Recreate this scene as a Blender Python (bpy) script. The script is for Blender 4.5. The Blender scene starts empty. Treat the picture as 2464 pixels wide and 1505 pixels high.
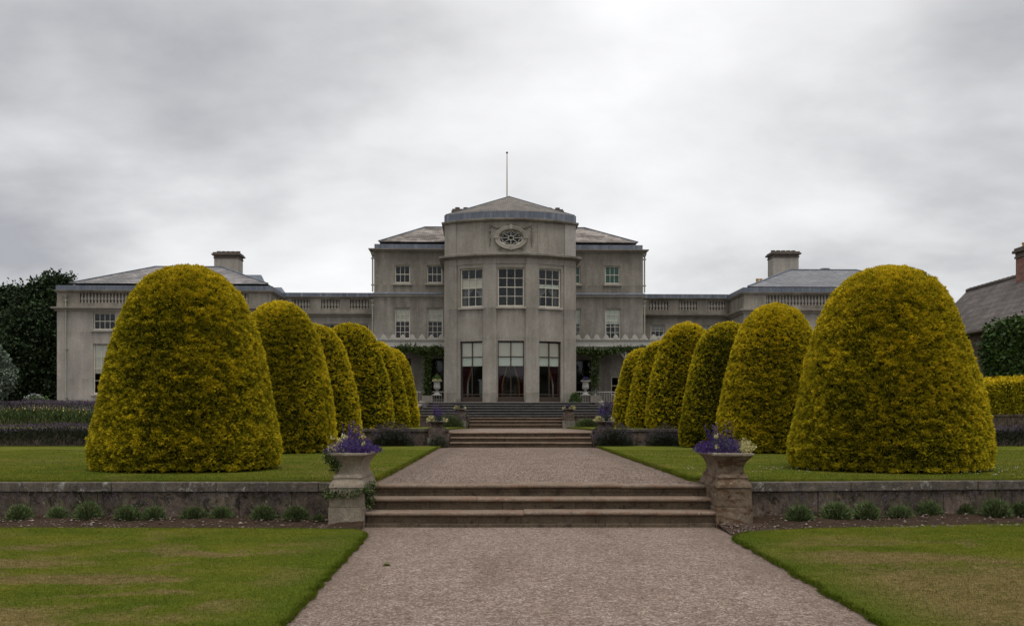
import bpy, math, random
import numpy as np
from mathutils import Vector, Matrix
PI = math.pi
R = math.radians
scene = bpy.context.scene
COL = scene.collection
# ------------------------------------------------------------------ camera, sky, sun
FPX, VX, HY, EYE = 2394.0, 1220.0, 1010.0, 1.36     # photo measured on a 2463 px wide grid
cam_d = bpy.data.cameras.new('camera'); cam = bpy.data.objects.new('camera', cam_d)
COL.objects.link(cam); scene.camera = cam
cam.location = (0, 0, EYE); cam.rotation_euler = (R(90), 0, 0)
cam_d.sensor_width = 36; cam_d.lens = 36 * FPX / 2463
cam_d.shift_x = (1231.5 - VX) / 2463; cam_d.shift_y = (HY - 752.5) / 2463
cam_d.clip_start = 0.1; cam_d.clip_end = 5000
SUN_EL, SUN_AZ = 72, 160     # degrees; azimuth clockwise from +Y (garden axis)
w = bpy.data.worlds.new('World'); scene.world = w; w.use_nodes = True
nt = w.node_tree; N = nt.nodes; LK = nt.links; N.clear()
def wn(t, **k):
    n = N.new(t)
    for a, b in k.items(): setattr(n, a, b)
    return n
def wmath(op, a, b=None, c=None):
    n = wn('ShaderNodeMath', operation=op)
    for i, s in enumerate((a, b, c)):
        if s is None: continue
        if isinstance(s, (int, float)): n.inputs[i].default_value = s
        else: LK.new(s, n.inputs[i])
    return n.outputs[0]
sky = wn('ShaderNodeTexSky', sky_type='NISHITA'); sky.sun_disc = False
sky.sun_elevation = R(SUN_EL); sky.sun_rotation = R(SUN_AZ)
bg1 = wn('ShaderNodeBackground'); bg1.inputs[1].default_value = 0.1; LK.new(sky.outputs[0], bg1.inputs[0])
tc = wn('ShaderNodeTexCoord'); sx = wn('ShaderNodeSeparateXYZ'); LK.new(tc.outputs['Generated'], sx.inputs[0])
zc = wmath('MAXIMUM', sx.outputs[2], 0.0)
den = wmath('ADD', zc, 0.33)
cx = wmath('DIVIDE', sx.outputs[0], den); cy = wmath('DIVIDE', sx.outputs[1], den)
cb = wn('ShaderNodeCombineXYZ'); LK.new(wmath('MULTIPLY', cx, 0.85), cb.inputs[0]); LK.new(wmath('MULTIPLY', cy, 1.0), cb.inputs[1]); cb.inputs[2].default_value = 3.7
n1 = wn('ShaderNodeTexNoise'); n1.inputs['Scale'].default_value = 1.5; n1.inputs['Detail'].default_value = 7; n1.inputs['Roughness'].default_value = 0.5; n1.inputs['Distortion'].default_value = 0.2
LK.new(cb.outputs[0], n1.inputs['Vector'])
n2 = wn('ShaderNodeTexNoise'); n2.inputs['Scale'].default_value = 4.3; n2.inputs['Detail'].default_value = 5; n2.inputs['Roughness'].default_value = 0.5
LK.new(cb.outputs[0], n2.inputs['Vector'])
def lobe(dx, dy, dz, p):     # broad bright or dark area of cloud in one direction of the sky
    v = Vector((dx, dy, dz)).normalized()
    d = wn('ShaderNodeVectorMath', operation='DOT_PRODUCT'); nv = wn('ShaderNodeVectorMath', operation='NORMALIZE')
    LK.new(tc.outputs['Generated'], nv.inputs[0]); LK.new(nv.outputs[0], d.inputs[0]); d.inputs[1].default_value = v
    return wmath('POWER', wmath('MAXIMUM', d.outputs['Value'], 0.0), p)
cl = wmath('ADD', wmath('MULTIPLY_ADD', n1.outputs[0], 1.0, -.05), wmath('MULTIPLY', n2.outputs[0], 0.46))
cl = wmath('ADD', cl, wmath('MULTIPLY', wmath('MAXIMUM', wmath('MULTIPLY_ADD', zc, -4.0, 1.0), 0.0), .07))
for (px, py, p, k) in ((1760, 90, 60, 0.30), (2250, 250, 90, .07), (1080, 330, 90, 0.14), (560, 90, 50, -0.17), (60, 420, 60, -0.24), (2300, 560, 40, -0.13), (150, 230, 150, 0.10), (760, 620, 60, 0.10), (1100, 100, 90, -.07), (2300, 100, 90, -.03)):
    cl = wmath('ADD', cl, wmath('MULTIPLY', lobe((px - VX) / FPX, 1, (HY - py) / FPX, p), k))
rmp = wn('ShaderNodeValToRGB'); LK.new(cl, rmp.inputs[0])
e = rmp.color_ramp.elements
e[0].position = 0.40; e[0].color = (0.41, 0.418, 0.445, 1)
e[1].position = 0.98; e[1].color = (1.0, 1.0, 1.0, 1)
m_ = e.new(0.57); m_.color = (0.61, 0.61, 0.62, 1)
m_ = e.new(0.72); m_.color = (0.80, 0.80, 0.81, 1)
bg2 = wn('ShaderNodeBackground'); bg2.inputs[1].default_value = 1.0; LK.new(rmp.outputs[0], bg2.inputs[0])
mx = wn('ShaderNodeMixShader'); mx.inputs[0].default_value = 0.95
LK.new(bg1.outputs[0], mx.inputs[1]); LK.new(bg2.outputs[0], mx.inputs[2])
wo = wn('ShaderNodeOutputWorld'); LK.new(mx.outputs[0], wo.inputs[0])
sd = bpy.data.lights.new('sun', 'SUN'); sd.energy = 1.5; sd.angle = R(28); sd.color = (1.0, 0.965, 0.92)
so = bpy.data.objects.new('sun', sd); COL.objects.link(so)
sdir = Vector((math.sin(R(SUN_AZ)) * math.cos(R(SUN_EL)), math.cos(R(SUN_AZ)) * math.cos(R(SUN_EL)), math.sin(R(SUN_EL))))
so.rotation_euler = sdir.to_track_quat('Z', 'Y').to_euler(); so.location = (0, 0, 60)
scene.view_settings.view_transform = 'Standard'; scene.view_settings.look = 'None'
scene.view_settings.exposure = 0.08; scene.view_settings.gamma = 1
# ------------------------------------------------------------------ helpers
def tag(o, label=None, cat=None, group=None, kind=None):
    if label: o['label'] = label
    if cat: o['category'] = cat
    if group: o['group'] = group
    if kind: o['kind'] = kind
    return o
def empty(name, loc=(0, 0, 0), rz=0, label=None, cat=None, group=None):
    o = bpy.data.objects.new(name, None); COL.objects.link(o); o.location = loc; o.rotation_euler = (0, 0, rz)
    o.empty_display_size = 0.2
    return tag(o, label, cat, group)
def P(px, Y, z=None, py=None):
    """world point seen at photo column px at distance Y"""
    return ((px - VX) / FPX * Y, Y, z if z is not None else EYE + (HY - py) / FPX * Y)
class MB:
    def __init__(s): s.v = []; s.f = []
    def add(s, vs, fs):
        b = len(s.v); s.v += [tuple(p) for p in vs]; s.f += [tuple(i + b for i in f) for f in fs]; return s
    def box(s, x0, x1, y0, y1, z0, z1):
        return s.add([(x0,y0,z0),(x1,y0,z0),(x1,y1,z0),(x0,y1,z0),(x0,y0,z1),(x1,y0,z1),(x1,y1,z1),(x0,y1,z1)],
                     [(0,3,2,1),(4,5,6,7),(0,1,5,4),(1,2,6,5),(2,3,7,6),(3,0,4,7)])
    def hexa(s, b, t):   # bottom ring, top ring (ccw)
        n = len(b)
        return s.add(list(b) + list(t), [tuple(range(n))[::-1], tuple(range(n, 2*n))] + [(i, (i+1) % n, n + (i+1) % n, n + i) for i in range(n)])
    def bar(s, a, b, w_, h=None, up=(0, 0, 1)):
        h = h or w_; a = Vector(a); b = Vector(b); d = (b - a).normalized(); u = Vector(up)
        if abs(d.dot(u)) > .95: u = Vector((1, 0, 0))
        x = d.cross(u).normalized(); y = x.cross(d).normalized()
        q = [(-w_/2, -h/2), (w_/2, -h/2), (w_/2, h/2), (-w_/2, h/2)]
        return s.hexa([a + x*i + y*j for i, j in q], [b + x*i + y*j for i, j in q])
    def tube(s, pts, rad, seg=8, cap=True):
        pts = [Vector(p) for p in pts]; rad = rad if hasattr(rad, '__len__') else [rad] * len(pts); b = len(s.v)
        for i, p in enumerate(pts):
            d = (pts[min(i+1, len(pts)-1)] - pts[max(i-1, 0)]).normalized()
            u = Vector((0, 0, 1)) if abs(d.z) < .9 else Vector((1, 0, 0))
            x = d.cross(u).normalized(); y = x.cross(d).normalized()
            for k in range(seg):
                a = 2*PI*k/seg; s.v.append(tuple(p + (x*math.cos(a) + y*math.sin(a)) * rad[i]))
        for i in range(len(pts)-1):
            for k in range(seg):
                s.f.append((b+i*seg+k, b+i*seg+(k+1) % seg, b+(i+1)*seg+(k+1) % seg, b+(i+1)*seg+k))
        if cap:
            s.f.append(tuple(b + k for k in range(seg))[::-1]); s.f.append(tuple(b+(len(pts)-1)*seg+k for k in range(seg)))
        return s
    def lathe(s, c, prof, seg=20):
        b = len(s.v); n = len(prof)
        for r, z in prof:
            for k in range(seg):
                a = 2*PI*k/seg; s.v.append((c[0] + r*math.cos(a), c[1] + r*math.sin(a), c[2] + z))
        for i in range(n-1):
            for k in range(seg): s.f.append((b+i*seg+k, b+i*seg+(k+1) % seg, b+(i+1)*seg+(k+1) % seg, b+(i+1)*seg+k))
        s.f.append(tuple(b+k for k in range(seg))[::-1]); s.f.append(tuple(b+(n-1)*seg+k for k in range(seg)))
        return s
    def poly(s, pts): return s.add(pts, [tuple(range(len(pts)))])
    def build(s, name, m, parent=None, smooth=False, bevel=0):
        me = bpy.data.meshes.new(name); me.from_pydata(s.v, [], s.f); me.update()
        me.materials.append(m)
        o = bpy.data.objects.new(name, me); COL.objects.link(o)
        if parent: o.parent = parent
        if smooth:
            me.polygons.foreach_set('use_smooth', [True] * len(me.polygons))
            try: me.set_sharp_from_angle(angle=R(40))
            except Exception: pass
        if bevel:
            b = o.modifiers.new('bevel', 'BEVEL'); b.width = bevel; b.segments = 2; b.limit_method = 'ANGLE'
        return o
def np_mesh(name, verts, k, m, parent=None, tint=None, faces=None):
    """mesh of n-gons: verts (N,k,3) one face each, or verts (M,3) with faces (F,k)"""
    if faces is None:
        n = verts.shape[0]; V = verts.reshape(-1, 3); Fc = np.arange(n * k, dtype=np.int32)
    else:
        V = verts; n = len(faces); Fc = faces.reshape(-1).astype(np.int32)
    me = bpy.data.meshes.new(name)
    me.vertices.add(len(V)); me.vertices.foreach_set('co', V.astype(np.float32).ravel())
    me.loops.add(n * k); me.loops.foreach_set('vertex_index', Fc)
    me.polygons.add(n); me.polygons.foreach_set('loop_start', np.arange(0, n * k, k, dtype=np.int32))
    me.update(calc_edges=True)
    if tint is not None:
        a = me.attributes.new('tint', 'FLOAT', 'POINT'); a.data.foreach_set('value', tint.astype(np.float32).ravel())
    me.materials.append(m)
    o = bpy.data.objects.new(name, me); COL.objects.link(o)
    if parent: o.parent = parent
    return o
def unit(a): return a / (np.linalg.norm(a, axis=-1, keepdims=True) + 1e-9)
def leaf_quads(rng, C, D, L, W, bend=0.15):
    n = len(C); D = unit(D); S = unit(np.cross(D, rng.normal(size=(n, 3)))); B = np.cross(D, S)
    L = np.broadcast_to(L, (n,))[:, None]; W = np.broadcast_to(W, (n,))[:, None]
    mid = C + D * L * .5 + B * L * bend
    return np.stack([C, mid + S * W * .5, C + D * L, mid - S * W * .5], 1)
def blade_tris(rng, C, D, L, W):
    n = len(C); D = unit(D); S = unit(np.cross(D, rng.normal(size=(n, 3))))
    L = np.broadcast_to(L, (n,))[:, None]; W = np.broadcast_to(W, (n,))[:, None]
    return np.stack([C - S * W * .5, C + S * W * .5, C + D * L], 1)
def vnoise(p, seed=0):
    """cheap smooth value noise for (N,3) arrays, 0..1"""
    i = np.floor(p).astype(np.int64); f = p - i; f = f * f * (3 - 2 * f)
    def h(a):
        x = (a[:, 0] * 73856093) ^ (a[:, 1] * 19349663) ^ (a[:, 2] * 83492791) ^ (seed * 2654435)
        x = (x ^ (x >> 13)) * 1274126177 & 0x7fffffff
        return ((x >> 3) % 100003) / 100003.0
    r = 0
    for dx in (0, 1):
        for dy in (0, 1):
            for dz in (0, 1):
                wgt = (f[:, 0] if dx else 1 - f[:, 0]) * (f[:, 1] if dy else 1 - f[:, 1]) * (f[:, 2] if dz else 1 - f[:, 2])
                r = r + wgt * h(i + np.array([dx, dy, dz]))
    return r
# ------------------------------------------------------------------ materials
class NT:
    def __init__(s, name):
        s.m = bpy.data.materials.new(name); s.m.use_nodes = True; s.t = s.m.node_tree; s.t.nodes.clear()
        s.out = s.t.nodes.new('ShaderNodeOutputMaterial'); s.b = s.t.nodes.new('ShaderNodeBsdfPrincipled')
        s.t.links.new(s.b.outputs[0], s.out.inputs[0]); s.geo = s.t.nodes.new('ShaderNodeTexCoord')
        s.b.inputs['Specular IOR Level'].default_value = 0.3
    def n(s, t, **k):
        x = s.t.nodes.new(t)
        for a, b in k.items(): setattr(x, a, b)
        return x
    def l(s, a, b): s.t.links.new(a, b)
    def val(s, sock, v):
        if isinstance(v, (int, float)): sock.default_value = v
        elif isinstance(v, tuple): sock.default_value = v if len(v) == 4 or sock.type == 'VECTOR' else (*v, 1)
        else: s.l(v, sock)
    def pos(s, scale=(1, 1, 1), rot=(0, 0, 0), src='Object'):
        mp = s.n('ShaderNodeMapping'); s.l(s.geo.outputs[src], mp.inputs[0])
        mp.inputs['Scale'].default_value = scale; mp.inputs['Rotation'].default_value = rot; return mp.outputs[0]
    def wpos(s, scale=(1, 1, 1)):
        g = s.n('ShaderNodeNewGeometry'); mp = s.n('ShaderNodeMapping'); s.l(g.outputs['Position'], mp.inputs[0])
        mp.inputs['Scale'].default_value = scale; return mp.outputs[0]
    def noise(s, vec, scale, detail=4, rough=.55, dist=0):
        x = s.n('ShaderNodeTexNoise'); s.l(vec, x.inputs['Vector'])
        x.inputs['Scale'].default_value = scale; x.inputs['Detail'].default_value = detail
        x.inputs['Roughness'].default_value = rough; x.inputs['Distortion'].default_value = dist; return x.outputs[0]
    def vor(s, vec, scale, feat='F1', out=0):
        x = s.n('ShaderNodeTexVoronoi', feature=feat); s.l(vec, x.inputs['Vector']); x.inputs['Scale'].default_value = scale; return x.outputs[out]
    def ramp(s, fac, stops):
        x = s.n('ShaderNodeValToRGB'); s.l(fac, x.inputs[0]); el = x.color_ramp.elements
        for i, (p, c) in enumerate(stops):
            q = el[i] if i < 2 else el.new(p)
            q.position = p; q.color = (*c, 1) if isinstance(c, tuple) else (c, c, c, 1)
        return x.outputs[0]
    def mix(s, f, a, b, mode='MIX'):
        x = s.n('ShaderNodeMix', data_type='RGBA', blend_type=mode)
        s.val(x.inputs[0], f); s.val(x.inputs[6], a); s.val(x.inputs[7], b); return x.outputs[2]
    def math(s, op, a, b=0.0, c=None, clamp=False):
        x = s.n('ShaderNodeMath', operation=op); x.use_clamp = clamp
        s.val(x.inputs[0], a); s.val(x.inputs[1], b)
        if c is not None: s.val(x.inputs[2], c)
        return x.outputs[0]
    def sep(s, vec):
        x = s.n('ShaderNodeSeparateXYZ'); s.l(vec, x.inputs[0]); return x.outputs
    def comb(s, a, b, c=0.0):
        x = s.n('ShaderNodeCombineXYZ'); s.val(x.inputs[0], a); s.val(x.inputs[1], b); s.val(x.inputs[2], c); return x.outputs[0]
    def bump(s, h, strength=.3, dist=.01):
        x = s.n('ShaderNodeBump'); s.l(h, x.inputs['Height']); x.inputs['Strength'].default_value = strength; x.inputs['Distance'].default_value = dist
        s.l(x.outputs[0], s.b.inputs['Normal'])
    def fin(s, col, rough=.8, spec=None):
        s.val(s.b.inputs['Base Color'], col); s.val(s.b.inputs['Roughness'], rough)
        if spec is not None: s.b.inputs['Specular IOR Level'].default_value = spec
        return s.m
def stucco(name, c, dark, streak=.5, damp=None, stains=()):
    t = NT(name); p = t.pos(); st = t.pos((1.3, 1.3, .16))
    a = t.ramp(t.noise(p, .55, 6, .65), [(.3, dark), (.68, c)])
    sk = t.ramp(t.noise(st, 1.6, 6, .7), [(.38, .45), (.62, 1.0)])
    a = t.mix(streak, a, t.mix(1.0, a, sk, 'MULTIPLY'))
    f = t.ramp(t.noise(p, 9, 5, .7), [(.3, .78), (.7, 1.1)])
    a = t.mix(.8, a, f, 'MULTIPLY')
    g = t.ramp(t.noise(p, 45, 3, .7), [(.3, .80), (.7, 1.12)])
    a = t.mix(.7, a, g, 'MULTIPLY')
    blot = t.ramp(t.noise(t.pos((.8, .8, .5)), 1.1, 7, .75), [(.60, 0.0), (.72, 1.0)])
    a = t.mix(t.math('MULTIPLY', blot, .45), a, tuple(x * .6 for x in dark))
    if stains:
        zz = t.sep(t.geo.outputs['Object'])[2]; sn = t.ramp(t.noise(t.pos((1, 1, .04)), 2.4, 5, .75), [(.40, 0.0), (.62, 1.0)])
        for zl, dp, k in stains:
            q = t.math('DIVIDE', t.math('SUBTRACT', zl, zz), dp); below = t.math('GREATER_THAN', q, 0.0)
            q = t.math('MULTIPLY', t.math('SUBTRACT', 1.0, q, clamp=True), below)
            a = t.mix(t.math('MULTIPLY', t.math('MULTIPLY', t.math('POWER', q, 1.4), sn), k), a, (.12, .108, .09))
    if damp is not None:
        dz = t.math('SUBTRACT', t.math('ADD', damp, t.math('MULTIPLY', t.noise(p, 2.3, 5, .7), .75)), t.sep(t.geo.outputs['Object'])[2])
        a = t.mix(t.math('MULTIPLY', t.math('MULTIPLY', dz, 2.6, clamp=True), .62), a, (.10, .09, .075))
    t.bump(t.noise(p, 60, 3, .6), .25, .01)
    return t.fin(a, .92, .15)
M = {}
M['stucco'] = stucco('grey_stucco', (.385, .350, .298), (.22, .198, .162), .55, 2.38, ((12.15, 1.3, .6), (10.0, 1.0, .75), (9.25, 1.6, .75), (7.0, .6, .4)))
M['stucco_bay'] = stucco('bay_stucco', (.405, .371, .322), (.275, .248, .208), .35, 2.38, ((7.95, 1.3, .7), (10.95, .7, .5), (13.2, .9, .6), (6.2, .5, .3)))
M['stucco_pale'] = stucco('pale_stucco', (.46, .418, .37), (.34, .308, .268), .4, 2.38, ((8.5, 1.0, .5), (7.0, .9, .5), (4.0, .9, .4)))
M['stone_trim'] = stucco('weathered_trim', (.39, .355, .30), (.20, .178, .145), .6)
M['patch'] = stucco('renewed_render', (.47, .44, .40), (.36, .335, .305), .15)
M['pale_trim'] = stucco('pale_trim', (.46, .425, .37), (.30, .27, .23), .3)
def lead():
    t = NT('lead_sheet'); st = t.pos((3.2, 3.2, .25))
    a = t.ramp(t.noise(st, 1.9, 5, .7), [(.3, (.075, .09, .125)), (.55, (.135, .152, .185)), (.74, (.27, .29, .32))])
    a = t.mix(.6, a, t.ramp(t.noise(t.pos(), 6, 4, .7), [(.3, .75), (.7, 1.15)]), 'MULTIPLY')
    return t.fin(a, .55, .4)
M['lead'] = lead()
def slate(name, ax, c1, c2, moss, rowh=.16, w_=.3, seam=(.03, .03, .03), patch=.5):
    t = NT(name); s = t.sep(t.geo.outputs['Object'])
    vec = t.comb(s[ax], t.math('MULTIPLY', s[2], 1.0))
    br = t.n('ShaderNodeTexBrick'); t.l(vec, br.inputs['Vector'])
    br.inputs['Color1'].default_value = (*c1, 1); br.inputs['Color2'].default_value = (*c2, 1); br.inputs['Mortar'].default_value = (*seam, 1)
    br.inputs['Scale'].default_value = 1; br.inputs['Brick Width'].default_value = w_; br.inputs['Row Height'].default_value = rowh
    br.inputs['Mortar Size'].default_value = .012; br.inputs['Mortar Smooth'].default_value = .2; br.inputs['Bias'].default_value = 0
    pt = t.ramp(t.noise(t.pos((1, 1, 1.3)), .55, 5, .7), [(patch - .06, 0.0), (patch + .06, 1.0)])
    a = t.mix(pt, br.outputs[0], t.mix(1.0, br.outputs[0], moss, 'MULTIPLY'))
    a = t.mix(.8, a, t.ramp(t.noise(t.pos(), 7, 4, .7), [(.3, .7), (.7, 1.2)]), 'MULTIPLY')
    a = t.mix(.8, a, t.ramp(t.noise(t.pos((.8, .8, 7)), 2.6, 4, .7), [(.36, .66), (.64, 1.3)]), 'MULTIPLY')
    t.bump(br.outputs['Fac'], -.6, .02)
    return t.fin(a, .75, .3)
M['slate_main'] = slate('lichened_slate', 0, (.46, .41, .36), (.30, .265, .235), (.38, .35, .34), .085, .26, (.09, .08, .07), .5)
M['slate_bay'] = slate('brown_slate', 0, (.25, .215, .185), (.15, .135, .12), (.72, .72, .72), .085, .24, (.06, .055, .05))
M['slate_wing'] = slate('grey_slate', 0, (.20, .19, .185), (.15, .145, .145), (1.9, 1.8, 1.75), .09, .3, (.06, .06, .06), .52)
M['slate_new'] = slate('blue_grey_slate', 0, (.20, .205, .215), (.165, .17, .18), (1.2, 1.2, 1.2), .09, .3, (.09, .09, .095))
M['slate_right'] = slate('dark_purple_slate', 1, (.145, .120, .108), (.105, .088, .080), (.75, .75, .72), .26, .5, (.03, .028, .03))
def plain(name, c, rough=.6, spec=.3, var=.2, scale=4, c2=None, emit=0):
    t = NT(name); a = t.ramp(t.noise(t.pos(), scale, 4, .65), [(.3, tuple(x * (1 - var) for x in (c2 or c))), (.7, c)])
    return t.fin(a, rough, spec)
M['white_paint'] = plain('cream_paint', (.62, .58, .48), .5, .3, .15, 6)
M['white'] = plain('white_paint', (.50, .48, .43), .6, .3, .25, 5)
M['brown_paint'] = plain('brown_paint', (.05, .033, .022), .5)
M['pipe'] = plain('pale_green_pipe', (.34, .34, .27), .6, .3, .25, 3)
M['blind'] = plain('linen_blind', (.74, .70, .60), .9, .1, .06, 2)
M['blind_green'] = plain('green_blind', (.045, .17, .125), .8, .1, .1, 2)
M['blind_pale'] = plain('pale_blind', (.76, .80, .70), .9, .1, .06, 2)
M['net'] = plain('net_curtain', (.42, .42, .42), .9, .1, .1, 5)
M['curtain_red'] = plain('crimson_curtain', (.12, .02, .03), .9, .1, .4, 8)
M['curtain_gold'] = plain('gold_lining', (.55, .33, .17), .9, .1, .3, 8)
M['room'] = plain('dark_room', (.10, .075, .055), .9, .1, .3, 1)
M['furn'] = plain('dark_wood', (.07, .04, .025), .4)
M['marble'] = plain('pale_marble', (.45, .47, .47), .4)
M['pot_clay'] = plain('clay_pot', (.16, .12, .085), .8, .2, .4, 6)
M['pot_yellow'] = plain('yellow_clay', (.50, .32, .12), .8, .2, .3, 6)
M['dark_cap'] = plain('sooty_stone', (.15, .125, .105), .9, .1, .4, 5)
M['soil'] = plain('soil', (.055, .035, .022), .95, .1, .5, 12)
M['bark'] = plain('bark', (.07, .05, .035), .95, .1, .5, 9)
M['iron'] = plain('grey_metal', (.25, .26, .26), .5)
M['brick_red'] = slate('red_brick', 1, (.30, .085, .05), (.20, .06, .04), (.9, .9, .9), .085, .24, (.30, .26, .22))
def glass():
    t = NT('window_glass'); g = t.n('ShaderNodeBsdfGlossy'); g.inputs['Roughness'].default_value = .03; g.inputs['Color'].default_value = (.9, .95, 1, 1)
    tr = t.n('ShaderNodeBsdfTransparent'); tr.inputs[0].default_value = (.95, .97, .96, 1)
    fr = t.n('ShaderNodeFresnel'); fr.inputs[0].default_value = 1.5
    mx = t.n('ShaderNodeMixShader'); t.l(t.math('ADD', t.math('MULTIPLY', fr.outputs[0], .75), .0), mx.inputs[0]); t.l(tr.outputs[0], mx.inputs[1]); t.l(g.outputs[0], mx.inputs[2])
    t.l(mx.outputs[0], t.out.inputs[0]); return t.m
M['glass'] = glass()
def stone(name, c, dark, moss, rust=None, stain=.55, course=None, patchcol=None, mot=.35):
    t = NT(name); p = t.wpos()
    a = t.ramp(t.noise(p, 2.2, 6, .7), [(.28, dark), (.7, c)])
    a = t.mix(t.ramp(t.noise(p, 5.5, 6, .75, .5), [(stain, 0.0), (stain + .05, 1.0)]), a, moss)
    a = t.mix(mot, a, t.ramp(t.noise(t.wpos((1.2, 1.2, .6)), 6.5, 8, .8, .3), [(.34, .38), (.5, .95), (.66, 1.55)]), 'MULTIPLY')
    if rust: a = t.mix(t.math('MULTIPLY', t.ramp(t.noise(t.wpos((1, 1, 3)), 3.1, 5, .7), [(.5, 0.0), (.6, 1.0)]), .8), a, rust)
    if patchcol: a = t.mix(t.ramp(t.noise(t.wpos((1.4, 1.4, 1.4)), 9, 6, .75), [(.62, 0.0), (.66, 1.0)]), a, patchcol)
    a = t.mix(.8, a, t.ramp(t.noise(p, 38, 4, .75), [(.28, .6), (.72, 1.25)]), 'MULTIPLY')
    if course:
        s = t.sep(t.wpos()); br = t.n('ShaderNodeTexBrick'); t.l(t.comb(t.math('ADD', s[0], t.math('MULTIPLY', s[1], .7)), s[2]), br.inputs['Vector'])
        br.inputs['Scale'].default_value = 1; br.inputs['Brick Width'].default_value = course[0]; br.inputs['Row Height'].default_value = course[1]; br.inputs['Mortar Size'].default_value = .004
        br.inputs['Color1'].default_value = (1, 1, 1, 1); br.inputs['Color2'].default_value = (.8, .78, .76, 1); br.inputs['Mortar'].default_value = (.35, .32, .3, 1)
        a = t.mix(.85, a, br.outputs[0], 'MULTIPLY')
    t.bump(t.math('ADD', t.noise(p, 18, 6, .75), t.math('MULTIPLY', t.noise(p, 4, 3, .6), 1.6)), .7, .02)
    return t.fin(a, .9, .2)
M['wall_stone'] = stone('mossy_wall_stone', (.19, .145, .112), (.065, .05, .04), (.045, .036, .024), None, .54, None, (.36, .32, .27), .95)
M['coping'] = stone('lichened_coping', (.15, .125, .10), (.07, .06, .05), (.25, .24, .215), None, .57, None, (.38, .36, .32), .8)
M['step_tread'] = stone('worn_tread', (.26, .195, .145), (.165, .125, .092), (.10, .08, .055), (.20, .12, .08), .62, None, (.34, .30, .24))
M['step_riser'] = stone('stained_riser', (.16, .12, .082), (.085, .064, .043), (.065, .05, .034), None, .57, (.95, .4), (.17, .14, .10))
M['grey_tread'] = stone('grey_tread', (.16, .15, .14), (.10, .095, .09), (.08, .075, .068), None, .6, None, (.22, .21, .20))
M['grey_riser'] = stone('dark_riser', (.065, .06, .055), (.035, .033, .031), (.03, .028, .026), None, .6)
M['planter'] = stone('pale_planter_stone', (.30, .255, .195), (.19, .155, .115), (.085, .05, .028), None, .61, None, (.38, .34, .27))
M['planter_rust'] = stone('rusty_planter_stone', (.22, .17, .12), (.12, .085, .055), (.07, .036, .018), (.085, .043, .02), .56, None, (.34, .30, .24))
M['white_urn'] = stone('white_urn', (.36, .35, .315), (.25, .24, .215), (.20, .18, .14), None, .68)
M['cheek'] = stone('pale_cheek', (.24, .215, .18), (.15, .135, .11), (.09, .08, .065), None, .6)
M['house_right'] = stone('dark_rubble', (.15, .125, .10), (.08, .065, .052), (.11, .055, .04), None, .55, (.5, .22))
def gravel():
    t = NT('pink_gravel'); p = t.wpos()
    x = t.n('ShaderNodeTexVoronoi', feature='F1'); t.l(p, x.inputs['Vector']); x.inputs['Scale'].default_value = 60
    sc = t.sep(x.outputs['Color'])
    a = t.ramp(sc[0], [(0.0, (.10, .07, .058)), (.35, (.185, .141, .108)), (.7, (.29, .230, .182)), (.93, (.48, .425, .36))])
    y = t.n('ShaderNodeTexVoronoi', feature='F1'); t.l(p, y.inputs['Vector']); y.inputs['Scale'].default_value = 24
    a = t.mix(.35, a, t.ramp(t.sep(y.outputs['Color'])[1], [(0.0, (.13, .09, .075)), (1.0, (.34, .26, .22))]))
    s = t.sep(p)
    a = t.mix(.9, a, t.ramp(t.noise(t.wpos((1.3, .55, 1)), 1.1, 6, .7, .4), [(.3, (.74, .66, .60)), (.5, (.98, .93, .90)), (.7, (1.12, 1.1, 1.08))]), 'MULTIPLY')
    a = t.mix(.9, a, t.ramp(t.noise(p, 11, 4, .7), [(.3, .72), (.7, 1.2)]), 'MULTIPLY')
    # fine soil and moss where the gravel thins out at its edges
    ed = t.math('SUBTRACT', t.math('ABSOLUTE', t.math('SUBTRACT', s[0], .46)), 1.55)
    ed = t.math('MULTIPLY', t.math('ADD', t.math('MULTIPLY', ed, 1.6), t.math('SUBTRACT', t.noise(p, 4, 5, .7), .55)), 1.0, clamp=True)
    a = t.mix(t.math('MULTIPLY', ed, .6), a, (.11, .075, .055))
    t.bump(x.outputs[0], .9, .012)
    return t.fin(a, .9, .2)
M['gravel'] = gravel()
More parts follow.
